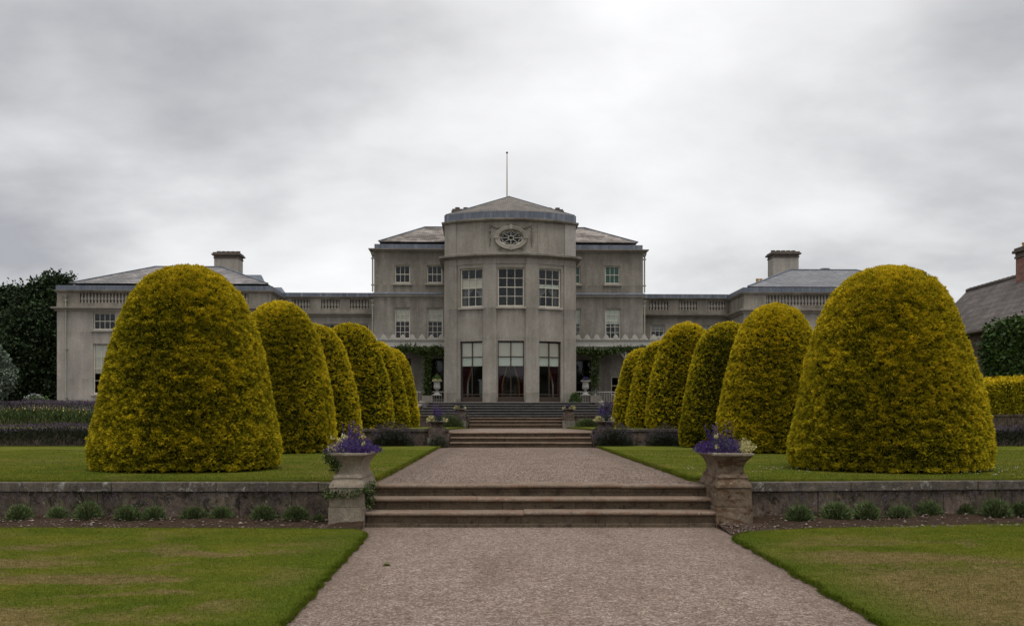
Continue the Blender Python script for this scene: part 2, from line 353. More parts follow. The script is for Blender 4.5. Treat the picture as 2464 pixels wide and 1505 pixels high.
def lawn_mat(name, near):
    t = NT(name); p = t.wpos(); s = t.sep(p)
    g = t.ramp(t.noise(p, 1.3, 5, .65), [(.3, (.075, .102, .011)), (.5, (.108, .126, .014)), (.72, (.155, .150, .022))])
    dn = t.noise(t.wpos((.75, 1.0, 1)), 1.15, 7, .66, .5)
    dry = t.ramp(dn, [(.50, 0.0), (.62, 1.0)])
    tex = t.noise(p, 24, 4, .7)
    if near:
        ed = t.math('SUBTRACT', 2.75, t.math('ABSOLUTE', t.math('SUBTRACT', s[0], .46)))          # lush edge next to the path
        ed = t.math('MULTIPLY', ed, 1.4, clamp=True)
        dry = t.math('MULTIPLY', dry, t.math('SUBTRACT', 1.0, ed), clamp=True)
        far = t.math('MULTIPLY', t.math('SUBTRACT', 12.2, s[1]), .5, clamp=True)
        dry = t.math('MULTIPLY', dry, far)
        g = t.mix(t.math('MULTIPLY', ed, .45), g, (.066, .105, .010))
        dry = t.math('MULTIPLY', dry, t.ramp(tex, [(.25, .5), (.6, 1.0)]))
    else:
        dry = t.math('MULTIPLY', dry, .3)
    if near:
        for (bx, by, rx, ry) in ((4.6, 7.2, 2.6, 1.9), (3.2, 9.6, 1.3, .45), (-4.3, 6.5, 1.5, .7), (-5.2, 9.2, 1.3, .35), (-3.6, 8.3, .9, .25), (6.6, 9.2, 1.2, .5)):
            q1 = t.math('DIVIDE', t.math('SUBTRACT', s[0], bx), rx); q2 = t.math('DIVIDE', t.math('SUBTRACT', s[1], by), ry)
            rr = t.math('SQRT', t.math('ADD', t.math('MULTIPLY', q1, q1), t.math('MULTIPLY', q2, q2)))
            mk = t.math('MULTIPLY', t.math('SUBTRACT', t.math('ADD', t.math('SUBTRACT', 1.0, rr), t.math('MULTIPLY', t.noise(p, 2.6, 6, .7), 1.5)), .50), 2.2, clamp=True)
            dry = t.math('MAXIMUM', dry, t.math('MULTIPLY', t.math('MULTIPLY', mk, t.math('SUBTRACT', 1.0, ed, clamp=True)), t.ramp(tex, [(.28, .35), (.6, 1.0)])))
    d = t.ramp(t.noise(p, 6, 4, .7), [(.3, (.155, .10, .048)), (.7, (.28, .185, .10))])
    a = t.mix(t.math('MULTIPLY', dry, .74), g, d)
    a = t.mix(.85, a, t.ramp(tex, [(.28, .60), (.72, 1.35)]), 'MULTIPLY')
    a = t.mix(.5, a, t.ramp(t.noise(t.wpos((1, 2.4, 1)), 5, 4, .7), [(.3, .7), (.7, 1.2)]), 'MULTIPLY')
    t.bump(t.noise(p, 60, 4, .8), .8, .02)
    return t.fin(a, .98, .02)
M['lawn_near'] = lawn_mat('short_lawn', True)
M['lawn_far'] = lawn_mat('upper_lawn', False)
def foliage(name, stops, rough=.65, spec=.25, trans=0.0, nz=1.1, lo=.72, hi=1.2):
    t = NT(name); at = t.n('ShaderNodeAttribute'); at.attribute_name = 'tint'
    a = t.ramp(at.outputs['Fac'], stops)
    a = t.mix(.9, a, t.ramp(t.noise(t.wpos(), nz, 4, .6), [(.3, lo), (.7, hi)]), 'MULTIPLY')
    return t.fin(a, rough, spec)
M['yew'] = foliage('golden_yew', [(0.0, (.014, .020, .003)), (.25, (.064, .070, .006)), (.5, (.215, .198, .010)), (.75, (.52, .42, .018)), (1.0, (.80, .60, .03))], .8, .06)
M['yew_core'] = foliage('yew_inner', [(0.0, (.016, .018, .003)), (1.0, (.035, .035, .005))], .95, .03)
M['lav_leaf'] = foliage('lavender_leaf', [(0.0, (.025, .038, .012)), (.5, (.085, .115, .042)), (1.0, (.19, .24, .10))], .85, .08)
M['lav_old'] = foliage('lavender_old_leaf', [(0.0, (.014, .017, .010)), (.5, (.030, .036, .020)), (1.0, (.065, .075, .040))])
M['lav_flower'] = foliage('lavender_flower', [(0.0, (.05, .038, .048)), (.6, (.085, .064, .095)), (1.0, (.14, .105, .165))])
M['purple'] = foliage('purple_petal', [(0.0, (.026, .011, .065)), (.6, (.062, .028, .16)), (1.0, (.15, .09, .30))])
M['cream'] = foliage('cream_leaf', [(0.0, (.30, .28, .09)), (.6, (.58, .52, .24)), (1.0, (.75, .70, .42))])
M['green'] = foliage('green_leaf', [(0.0, (.022, .042, .009)), (.5, (.06, .11, .025)), (1.0, (.14, .22, .055))])
M['ivy'] = foliage('ivy_leaf', [(0.0, (.018, .032, .008)), (.5, (.045, .075, .016)), (1.0, (.11, .14, .035))])
M['dark_tree'] = foliage('dark_tree_leaf', [(0.0, (.010, .018, .006)), (.5, (.022, .040, .012)), (1.0, (.05, .085, .025))])
M['silver'] = foliage('silver_leaf', [(0.0, (.06, .085, .055)), (.5, (.15, .19, .135)), (1.0, (.28, .33, .25))])
M['yellow_fl'] = foliage('yellow_petal', [(0.0, (.55, .38, .03)), (1.0, (.78, .60, .16))])
M['pebble'] = foliage('pebbles', [(0.0, (.08, .055, .042)), (.5, (.20, .145, .12)), (1.0, (.42, .35, .30))], .85, .25)
M['white_fl'] = foliage('white_petal', [(0.0, (.40, .40, .42)), (1.0, (.65, .65, .68))])
# ------------------------------------------------------------------ ground and terraces
Z1, Z2, Z3, Z4 = 0.505, 1.0, 1.48, 2.38
AX, HW = 0.43, 2.23                       # garden axis and half width of the flights
def ground_z(Y):
    return 0 if Y < 13.42 else Z1 if Y < 31.6 else Z2 if Y < 47.4 else Z3 if Y < 57.0 else Z4
g = MB()
ys = [(-3000, 0), (14.78, 0), (14.8, Z1 - .04), (32.5, Z1 - .04), (32.52, Z2 - .08), (48.1, Z2 - .08), (48.12, Z3 - .03), (58.1, Z3 - .03), (58.12, Z4 - .02), (3000, Z4 - .02)]
for i in range(len(ys) - 1):
    (a, za), (b, zb) = ys[i], ys[i+1]
    g.add([(-3000, a, za), (3000, a, za), (3000, b, zb), (-3000, b, zb)], [(0, 1, 2, 3)])
tag(g.build('ground', M['soil']), 'bare brown soil under the garden terraces', kind='structure')
def slab(name, pts, z, m, label, th=.045, kind='structure'):
    b = MB().hexa([(x, y, z - th) for x, y in pts], [(x, y, z) for x, y in pts])
    return tag(b.build(name, m), label, kind=kind)
rs = random.Random(3)
def wob(pts, amp, step):        # subdivide a polyline and give it an uneven edge
    out = []
    for (x0, y0), (x1, y1) in zip(pts[:-1], pts[1:]):
        n = max(1, int(math.hypot(x1 - x0, y1 - y0) / step))
        for k in range(n): out.append((x0 + (x1-x0)*k/n + rs.uniform(-amp, amp), y0 + (y1-y0)*k/n + rs.uniform(-amp, amp)))
    out.append(pts[-1]); return out
def path_left(Y): return -1.47 - .035 * (Y - 6.6)
def path_right(Y): return 2.46 + .022 * (Y - 6.6)
# gravel sheets
slab('gravel_path', [(-2.6, -4), (3.6, -4), (3.6, 12.64), (-2.6, 12.64)], .004, M['gravel'], 'pinkish gravel path leading to the first flight of steps', .02)
slab('gravel_path', [(AX-2.5, 13.35), (AX+2.5, 13.35), (AX+2.7, 31.35), (AX-2.7, 31.35)], Z1 - .006, M['gravel'], 'gravel path across the first terrace', .5)
slab('gravel_path', [(AX-3.2, 32.1), (AX+3.2, 32.1), (AX+2.6, 47.05), (AX-2.6, 47.05)], .967, M['gravel'], 'gravel path across the second terrace', .5)
slab('gravel_path', [(-30, 47.5), (-1.9, 47.5), (-1.9, 47.85), (2.75, 47.85), (2.75, 47.5), (30, 47.5), (30, 56.4), (-30, 56.4)], Z3 - .004, M['grey_tread'], 'grey paved landing between the two upper flights', .5)
slab('gravel_path', [(-30, 57.3), (-4.7, 57.3), (-4.45, 58.0), (5.0, 58.0), (5.3, 57.3), (30, 57.3), (30, 66), (-30, 66)], Z4 + .004, M['grey_tread'], 'paved terrace along the foot of the house', .9)
# lawns
LL = wob([(path_left(-4), -4), (path_left(11.6), 11.6)], .026, .10) + wob([(-1.70, 11.85), (-1.85, 12.10), (-2.4, 12.2), (-9, 12.35)], .02, .15) + [(-30, 12.5), (-30, -4)]
LR = wob([(path_right(-4), -4), (path_right(11.2), 11.2)], .026, .10) + wob([(2.62, 11.45), (2.9, 11.85), (3.4, 12.1), (4.2, 12.3), (6.6, 12.8), (12, 13.1)], .02, .15) + [(30, 13.1), (30, -4)]
slab('lawn', LL, .036, M['lawn_near'], 'short lawn with dry brown patches left of the gravel path', .04)
slab('lawn', LR[::-1], .036, M['lawn_near'], 'short lawn with dry brown patches right of the gravel path', .04)
L1 = wob([(-1.83, 13.52), (-1.80, 14.2), (-2.09, 31.0)], .02, .25) + [(-2.4, 31.2), (-40, 31.2), (-40, 13.52)]
R1 = wob([(2.68, 13.62), (2.58, 14.2), (2.80, 31.0)], .02, .25) + [(3.1, 31.2), (40, 31.2), (40, 14.3), (11.6, 14.3), (3.1, 13.55)]
slab('lawn', L1, Z1 + .05, M['lawn_far'], 'mown lawn of the first terrace left of the path', .52)
slab('lawn', R1[::-1], Z1 + .05, M['lawn_far'], 'mown lawn of the first terrace right of the path', .52)
def arc_edge(s):
    return [(AX + s * x, y) for x, y in ((2.45, 31.85), (2.7, 35), (2.75, 39), (2.6, 43), (2.35, 46.6))]
L2 = arc_edge(-1) + [(-30, 46.8), (-30, 31.75), (-2.1, 31.75)]
R2 = arc_edge(1) + [(30, 46.8), (30, 31.75), (2.9, 31.75)]
slab('lawn', L2, Z2 + .04, M['lawn_far'], 'green lawn of the second terrace left of the path', .5)
slab('lawn', R2[::-1], Z2 + .04, M['lawn_far'], 'green lawn of the second terrace right of the path', .5)
# beds at the foot of the first wall
bl = MB(); rb = np.random.default_rng(5)
def bed(name, x0, x1, yf, yb, label, seed):
    nx = int((x1 - x0) / .08); ny = 12
    gx = np.linspace(x0, x1, nx); v = []; f = []
    for j in range(ny + 1):
        for i, x in enumerate(gx):
            t = j / ny; y = yf(x) + (yb(x) - yf(x)) * t
            v.append((x, y, .012 + .05 * t + .02 * math.sin(x * 3.1 + seed) * t))
    V = np.array(v); V[:, 2] += (vnoise(V * 14, seed) - .5) * .03 + (vnoise(V * 5, seed) - .5) * .03
    V[:, 2] = np.where(V[:, 1] < 12.0, np.maximum(V[:, 2] * .6, .008), V[:, 2])
    q = np.array([(j*nx+i, j*nx+i+1, (j+1)*nx+i+1, (j+1)*nx+i) for j in range(ny) for i in range(nx-1)])
    return tag(np_mesh(name, V, 4, M['soil'], faces=q), label, kind='structure')
bed('planting_bed', -13, -1.80, lambda x: 11.95 if x > -2.3 else 12.05, lambda x: 13.37 if x < -2.25 else 12.58, 'narrow stony bed at the foot of the left terrace wall', 1)
bed('planting_bed', 2.64, 13, lambda x: 11.5 if x < 3.1 else 12.0 + .1 * (x - 3.1), lambda x: (12.58 if x < 3.05 else 13.42 + .12 * (x - 3.1)), 'narrow stony bed at the foot of the right terrace wall', 2)
def pebbles(name, rng, C, rad, m, label, kind='stuff'):
    n = len(C); o = np.array([(1,0,0),(0,1,0),(-1,0,0),(0,-1,0),(0,0,1),(0,0,-1)], float)
    V = o[None] * rng.uniform(.7, 1.3, (n, 6, 3)) * rad[:, None, None] * np.array([1, 1, .42]); a = rng.uniform(0, 6.3, n)
    c, s = np.cos(a)[:, None], np.sin(a)[:, None]
    V = np.stack([V[..., 0]*c - V[..., 1]*s, V[..., 0]*s + V[..., 1]*c, V[..., 2]], -1) + C[:, None]
    F = np.array([(0,1,4),(1,2,4),(2,3,4),(3,0,4),(1,0,5),(2,1,5),(3,2,5),(0,3,5)])
    Fc = (F[None] + (np.arange(n) * 6)[:, None, None]).reshape(-1, 3)
    tint = np.repeat(rng.beta(2, 2.4, n), 6)
    return tag(np_mesh(name, V.reshape(-1, 3), 3, m, tint=tint, faces=Fc), label, kind=kind)
rg = np.random.default_rng(11)
n = 70000; Y = 5.2 + 7.4 * rg.random(n) ** 1.25; X = rg.uniform(-2.0, 2.9, n)
kx = (X > path_left(1) * 0 + (-1.47 - .035*(Y-6.6)) + .02) & (X < 2.46 + .022*(Y-6.6) - .02)
C = np.stack([X, Y, np.full(n, .004)], 1)[kx]
pebbles('gravel', rg, C, rg.uniform(.0025, .0065, len(C)), M['pebble'], 'loose pinkish gravel stones lying on the path')
n = 30000; Y = 13.6 + 17.6 * rg.random(n) ** 1.25; X = rg.uniform(-1.7, 2.55, n)
C = np.stack([X, Y, np.full(n, Z1 - .004)], 1)
pebbles('gravel', rg, C, rg.uniform(.004, .010, len(C)), M['pebble'], 'loose pale gravel on the first terrace path')
n = 3000; X = np.concatenate([rg.uniform(-10, -1.9, n), rg.uniform(2.75, 11, n)])
Yb = np.where(X < 0, 12.25 + (13.3 - 12.25) * rg.random(2*n) ** 1.5, 12.1 + .11 * (X - 3) + 1.25 * rg.random(2*n) ** 1.5)
kx = ~(((X > -2.3) & (X < -1.75) & (Yb > 12.5)) | ((X > 2.6) & (X < 3.15) & (Yb > 12.5)))
C = np.stack([X, Yb, .03 + .045 * (Yb - 12.2)], 1)[kx]
dens = vnoise(C * np.array([1.6, 3, 0]), 3); k2 = dens > rg.random(len(C)) * .9
pebbles('stones', rg, C[k2], (.006 + .026 * rg.random(len(C)) ** 4.5)[k2], M['pebble'], 'scattered pale pebbles on the soil of the narrow beds')
# grass blades on the near lawns, thinner on the terrace above
def in_poly(X, Y, poly):
    c = np.zeros(len(X), bool); P_ = np.array(poly); x0, y0 = P_[:, 0], P_[:, 1]; x1, y1 = np.roll(x0, 1), np.roll(y0, 1)
    for a, b, c_, d in zip(x0, y0, x1, y1):
        t = ((b > Y) != (d > Y))
        if b != d: c ^= t & (X < (c_ - a) * (Y - b) / (d - b) + a)
    return c
def grass(name, rng, n, x0, x1, y0, y1, poly, z, Lr, W, m, label, ypow=1.0):
    X = rng.uniform(x0, x1, n); Y = y0 + (y1 - y0) * rng.random(n) ** ypow
    k = in_poly(X, Y, poly) & (np.abs(X - .005*Y) < Y * .54 + .6)
    X, Y = X[k], Y[k]; n = len(X); C = np.stack([X, Y, np.full(n, z - .004)], 1)
    D = np.stack([rng.normal(0, .55, n), rng.normal(0, .55, n), np.ones(n)], 1)
    tall = rng.random(n) < .003
    L = rng.uniform(*Lr, n) * (1 + tall * 1.6)
    V = blade_tris(rng, C, D, L, W)
    return tag(np_mesh(name, V, 3, m), label, kind='stuff')
rg = np.random.default_rng(21)
grass('grass', rg, 330000, -8, -1.3, 4.8, 12.6, LL, .036, (.010, .024), .0035, M['lawn_near'], 'short grass blades of the near left lawn', 1.15)
grass('grass', rg, 330000, 2.3, 8, 4.8, 13.2, LR, .036, (.010, .024), .0035, M['lawn_near'], 'short grass blades of the near right lawn', 1.15)
grass('grass', rg, 120000, -13, -1.7, 13.5, 27, L1, Z1 + .05, (.016, .032), .006, M['lawn_far'], 'short grass of the first terrace left of the path', 1.4)
grass('grass', rg, 120000, 2.5, 14, 13.5, 27, R1, Z1 + .05, (.016, .032), .006, M['lawn_far'], 'short grass of the first terrace right of the path', 1.4)
rd = np.random.default_rng(27)
def daisies(n, x0, x1, y0, y1, poly, z, label):
    X = rd.uniform(x0, x1, n); Y = rd.uniform(y0, y1, n); k = in_poly(X, Y, poly) & (vnoise(np.c_[X * .7, Y * .7, X * 0], 5) > .5); X, Y = X[k], Y[k]; n = len(X)
    C = np.repeat(np.stack([X, Y, np.full(n, z + .028)], 1), 5, 0); D = rd.normal(0, 1, (n * 5, 3)); D[:, 2] = .35
    tag(np_mesh('daisies', leaf_quads(rd, C, D, .012, .009), 4, M['white_fl'], tint=np.full(n * 20, .8)), label, kind='stuff')
daisies(260, 2.8, 10, 13.8, 17, R1, Z1 + .06, 'small pale daisies in the grass before the nearest right yew')
# longer tufts hanging over the lawn edges
def edge_tufts(name, rng, pts, n, z, L, m, label):
    P_ = np.array(pts); i = rng.integers(0, len(P_) - 1, n); t = rng.random(n)[:, None]
    C = P_[i] * (1 - t) + P_[i + 1] * t; C = np.c_[C + rng.normal(0, .015, (n, 2)), np.full(n, z - .02)]
    D = np.stack([rng.normal(0, .6, n), rng.normal(0, .6, n), np.ones(n) * .8], 1)
    return tag(np_mesh(name, blade_tris(rng, C, D, rng.uniform(*L, n), .005), 3, m), label, kind='stuff')
edge_tufts('grass', rg, [p for p in LL if 4 < p[1] and p[0] > -9.5], 26000, .036, (.02, .05), M['lawn_near'], 'uneven tufts along the edge of the near left lawn')
edge_tufts('grass', rg, [p for p in LR if 4 < p[1] and p[0] < 9.5], 26000, .036, (.02, .05), M['lawn_near'], 'uneven tufts along the edge of the near right lawn')
edge_tufts('grass', rg, [p for p in L1 if p[0] > -2.5], 9000, Z1 + .05, (.03, .07), M['lawn_far'], 'uneven tufts along the left edge of the first terrace path')
edge_tufts('grass', rg, [p for p in R1 if p[0] < 3.05 and p[1] > 13.6], 9000, Z1 + .05, (.03, .07), M['lawn_far'], 'uneven tufts along the right edge of the first terrace path')
# ------------------------------------------------------------------ terrace walls
def stone_wall(label, a, b, z0, z1, th, cop, seed, group=None, mw='wall_stone', mc='coping'):
    r = random.Random(seed); a = Vector((*a, 0)); b = Vector((*b, 0)); L = (b - a).length; d = (b - a) / L; nrm = Vector((-d.y, d.x, 0))
    root = empty('terrace_wall', (a.x, a.y, z0), math.atan2(d.y, d.x), label, 'wall', group)
    m = MB(); zt = z1 - z0 - cop
    rows = max(1, round(zt / .36)); rh = zt / rows
    for i in range(rows):
        x = -r.uniform(0, .5) if i % 2 else 0
        while x < L:
            x2 = min(L, x + r.uniform(.7, 1.15)); x_ = max(0, x)
            if x2 - x_ > .05:
                q = r.uniform(0, .014); m.box(x_ + .002, x2 - .002, q, th, i*rh + .002, (i+1)*rh - .002)
            x = x2
    m.build('stonework', M[mw], root, bevel=.008)
    c = MB(); x = 0
    while x < L:
        x2 = min(L, x + r.uniform(1.3, 1.9)); q = r.uniform(-.006, .006)
        c.box(x + .003, x2 - .003, -.035 + q, th + .02, zt + .001, zt + cop + r.uniform(-.006, .004)); x = x2
    c.build('coping', M[mc], root, bevel=.012)
    return root
stone_wall('low mossy stone wall left of the nearest steps, lavender tufts at its foot', (-13, 13.42), (-2.27, 13.38), -.02, .525, .25, .13, 1)
stone_wall('low mossy stone wall right of the nearest steps, lichen on its pale coping', (3.1, 13.38), (13.5, 14.55), -.02, .525, .25, .13, 2)
stone_wall('low wall of the second terrace behind the left lavender', (-26, 31.5), (-1.85, 31.5), Z1 - .02, 1.09, .3, .1, 3)
stone_wall('low wall of the second terrace behind the right lavender', (2.7, 31.5), (26, 31.5), Z1 - .02, 1.09, .3, .1, 4)
stone_wall('rough stone wall between the far yews and the upper steps on the left', (-26, 47.3), (-1.85, 47.3), Z2 - .02, 1.62, .3, .1, 5)
stone_wall('rough stone wall between the far yews and the upper steps on the right', (2.7, 47.3), (26, 47.3), Z2 - .02, 1.62, .3, .1, 6)
stone_wall('retaining wall below the house terrace left of the wide grey steps', (-30, 57.2), (-5.3, 57.2), Z3 - .02, 2.44, .3, .1, 7, None, 'cheek', 'cheek')
stone_wall('retaining wall below the house terrace right of the wide grey steps', (5.9, 57.2), (30, 57.2), Z3 - .02, 2.44, .3, .1, 8, None, 'cheek', 'cheek')
# ------------------------------------------------------------------ flights of steps
def flight(label, Y0, z0, risers, run, x0f, x1f, mt, mr, plinth=0, seed=0, depth_last=.55):
    """x0f/x1f give the ends of each tread from its index"""
    r = random.Random(seed)
    root = empty('stone_steps', ((x0f(0) + x1f(0)) / 2, Y0, z0), 0, label, 'steps'); ox, oy, oz = root.location
    def seg(xa, xb, y0, y1, z1, th, m):   # slab with rounded nose, cut into stones
        x = xa
        while x < xb - .01:
            x2 = min(xb, x + r.uniform(1.2, 2.1))
            if xb - x2 < .4: x2 = xb
            dz = r.uniform(-.005, .004); dy = r.uniform(-.006, .006); k = 6; rad = th / 2
            prof = [(y1, z1 - th), (y0 + rad, z1 - th)] + [(y0 + rad - rad*math.sin(PI*i/k) , z1 - rad - rad*math.cos(PI*i/k)) for i in range(1, k)] + [(y0 + rad, z1), (y1, z1)]
            A = [(x + .002 - ox, y + dy - oy, z + dz - oz) for y, z in prof]; B = [(x2 - .002 - ox, y + dy - oy, z + dz - oz) for y, z in prof]
            m.hexa(A, B); x = x2
    if plinth:
        p = MB(); x = x0f(0)
        while x < x1f(0) - .01:
            x2 = min(x1f(0), x + r.uniform(.6, 1.2)); p.box(x + .002 - ox, x2 - .002 - ox, Y0 - .005 - oy + r.uniform(-.004, .004), Y0 + .2 - oy, -.03, plinth + r.uniform(-.003, .003)); x = x2
        p.build('plinth', M[mr], root, bevel=.006)
    z = z0 + plinth
    for i, h in enumerate(risers):
        ya = Y0 + run * i; last = i == len(risers) - 1
        rm = MB(); rm.box(x0f(i) + .01 - ox, x1f(i) - .01 - ox, ya + .045 - oy, ya + run + .1 - oy, z - oz - .02, z + h - .052 - oz)
        tm = MB(); seg(x0f(i), x1f(i), ya, ya + (depth_last if last else run + .07), z + h, .05, tm)
        o = tm.build('step', M[mt], root, smooth=True); rm.build('riser', M[mr], o)
        z += h
    return root
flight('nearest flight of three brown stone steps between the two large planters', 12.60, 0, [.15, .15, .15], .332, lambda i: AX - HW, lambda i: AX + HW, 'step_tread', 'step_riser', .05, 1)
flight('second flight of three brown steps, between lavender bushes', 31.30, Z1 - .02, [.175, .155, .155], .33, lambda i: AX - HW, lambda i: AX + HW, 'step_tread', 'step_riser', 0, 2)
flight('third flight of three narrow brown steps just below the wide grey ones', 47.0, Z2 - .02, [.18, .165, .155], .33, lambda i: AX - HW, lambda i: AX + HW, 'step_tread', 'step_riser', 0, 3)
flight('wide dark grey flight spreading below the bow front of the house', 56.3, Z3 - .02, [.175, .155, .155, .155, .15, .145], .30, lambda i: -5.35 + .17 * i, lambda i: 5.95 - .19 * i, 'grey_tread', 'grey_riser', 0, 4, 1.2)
# sloping cheek walls of the wide flight
for s, (xa, xb), lab in ((-1, (-4.45, -5.55), 'sloping pale cheek wall left of the wide grey steps'), (1, (4.95, 6.15), 'sloping pale cheek wall right of the wide grey steps')):
    t_ = .32 * s; m = MB()
    b_ = [(xa, 58.2), (xa + t_, 58.2), (xb + t_, 56.0), (xb, 56.0)]
    if s > 0: b_ = b_[::-1]
    m.hexa([(x, y, Z3 - .03) for x, y in b_], [(x, y, 2.60 if y > 57 else 1.66) for x, y in b_])
    o = m.build('cheek_wall', M['grey_riser'], None)
    tag(o, lab, 'wall'); c = MB(); b2 = [(xa - .04*s, 58.25), (xa + t_ + .04*s, 58.25), (xb + t_ + .04*s, 55.95), (xb - .04*s, 55.95)]
    if s > 0: b2 = b2[::-1]
    c.hexa([(x, y, 2.602 if y > 57 else 1.662) for x, y in b2], [(x, y, 2.69 if y > 57 else 1.75) for x, y in b2])
    c.build('coping', M['cheek'], o)
    blk = MB().box(xa - .12, xa + .5 if s > 0 else xa + .12, 57.65, 58.3, Z4 - .02, 2.78) if s > 0 else MB().box(xa - .5, xa + .12, 57.65, 58.3, Z4 - .02, 2.78)
    blk.build('pier', M['cheek'], o, bevel=.01)
# ------------------------------------------------------------------ stone planters with pedestals
def loft_rect(secs, n=10, wobble=.004, seed=0, bow=0):
    """secs: (halfw, halfd, z, corner) -> ring loft, rounded rectangle"""
    m = MB(); rng = random.Random(seed); rings = []
    for hw_, hd, z, c in secs:
        ring = []
        for cxs, cys, a0 in ((1, -1, -PI/2), (1, 1, 0), (-1, 1, PI/2), (-1, -1, PI)):
            for k in range(4):
                a = a0 + k / 3 * PI / 2
                ring.append((cxs * (hw_ - c) + c * math.cos(a), cys * (hd - c) + c * math.sin(a), z))
        out = []
        for i in range(len(ring)):
            p, q = ring[i], ring[(i+1) % len(ring)]; out.append(p)
            if math.hypot(q[0]-p[0], q[1]-p[1]) > .12:
                for k in range(1, n):
                    t = k / n; b = 1 - bow * 4 * t * (1-t)
                    out.append(((p[0] + (q[0]-p[0])*t) * b, (p[1] + (q[1]-p[1])*t) * b, z))
        rings.append([(x + rng.uniform(-1, 1)*wobble, y + rng.uniform(-1, 1)*wobble, zz + rng.uniform(-1, 1)*wobble*.6) for x, y, zz in out])
    k = len(rings[0]); b = 0
    for r_ in rings: m.v += r_
    for i in range(len(rings)-1):
        for j in range(k): m.f.append((i*k+j, i*k+(j+1) % k, (i+1)*k+(j+1) % k, (i+1)*k+j))
    m.f.append(tuple(range(k))[::-1]); m.f.append(tuple(range((len(rings)-1)*k, len(rings)*k)))
    return m
def big_planter(cx, side, mat, mat2):
    yc = 13.15
    ped = empty('pedestal', (cx, yc, 0), 0, 'stone pedestal of the big %s planter, %s' % (side, 'ivy trailing round it' if side == 'left' else 'bare and stained reddish brown'), 'pedestal')
    loft_rect([(.228, .60, -.02, .01), (.228, .60, .255, .012), (.224, .597, .262, .012)], 12, .003, 1).build('lower_block', M[mat], ped, True)
    loft_rect([(.219, .592, .268, .012), (.216, .589, .50, .014)], 12, .003, 2).build('upper_block', M[mat], ped, True)
    loft_rect([(.225, .60, .506, .014), (.222, .597, .535, .016), (.205, .57, .57, .02), (.19, .53, .60, .02), (.188, .528, .612, .02)], 12, .003, 3).build('cap', M[mat2], ped, True)
    pl = empty('stone_planter', (cx, yc, .613), 0, 'large flared stone planter %s beside the nearest steps' % ('with ivy on its corner, left' if side == 'left' else 'with a rust brown face, right'), 'planter')
    loft_rect([(.188, .535, 0, .02), (.192, .54, .02, .025), (.182, .52, .045, .03), (.162, .47, .07, .04), (.156, .45, .12, .045), (.162, .46, .17, .045), (.182, .50, .22, .04), (.212, .545, .26, .035), (.235, .575, .288, .03)], 10, .003, 4, .03).build('bowl', M[mat2], pl, True)
    loft_rect([(.236, .578, .289, .03), (.250, .592, .296, .03), (.254, .597, .312, .03), (.248, .592, .328, .03), (.215, .55, .332, .03), (.205, .545, .318, .03)], 10, .0045, 5, .02).build('rim', M['planter'], pl, True)
    return cx, yc, .613 + .32
pL = big_planter(-2.03, 'left', 'planter', 'planter'); pR = big_planter(2.87, 'right', 'planter_rust', 'planter_rust')
# ------------------------------------------------------------------ flowers, lavender, ivy
def dome_leaves(rng, n, c, r, D_up=.4, L=(.02, .04), W=.4, fill=.75):
    d = unit(rng.normal(size=(n, 3))); d[:, 2] = np.abs(d[:, 2])
    rr = fill + (1 - fill) * rng.random(n)[:, None]
    C = np.array(c) + d * rr * np.array(r)
    D = d + rng.normal(0, .6, (n, 3)) + np.array([0, 0, D_up])
    Ln = rng.uniform(*L, n)
    return leaf_quads(rng, C, D, Ln, Ln * W), np.repeat(np.clip(rng.normal(.5, .22, n), 0, 1), 4)
def multi(name, parts, m, parent=None):
    V = np.concatenate([p[0] for p in parts]); T = np.concatenate([p[1] for p in parts])
    return np_mesh(name, V, 4, m, parent, tint=T)
def spikes(rng, n, c, spread, h, lean=.25, nl=26, L=(.012, .022)):
    out = []
    for _ in range(n):
        b = np.array(c) + np.array([rng.uniform(-1, 1) * spread[0], rng.uniform(-1, 1) * spread[1], 0])
        top = b + np.array([rng.normal(0, lean), rng.normal(0, lean), 1.0]) * rng.uniform(h[0], h[1])
        t = rng.uniform(.35, 1, nl)[:, None]; C = b + (top - b) * t
        D = rng.normal(size=(nl, 3)) + [0, 0, .5]
        Ln = rng.uniform(*L, nl)
        out.append((leaf_quads(rng, C, D, Ln, Ln * .6), np.repeat(rng.uniform(.2, .9, nl), 4)))
    return out
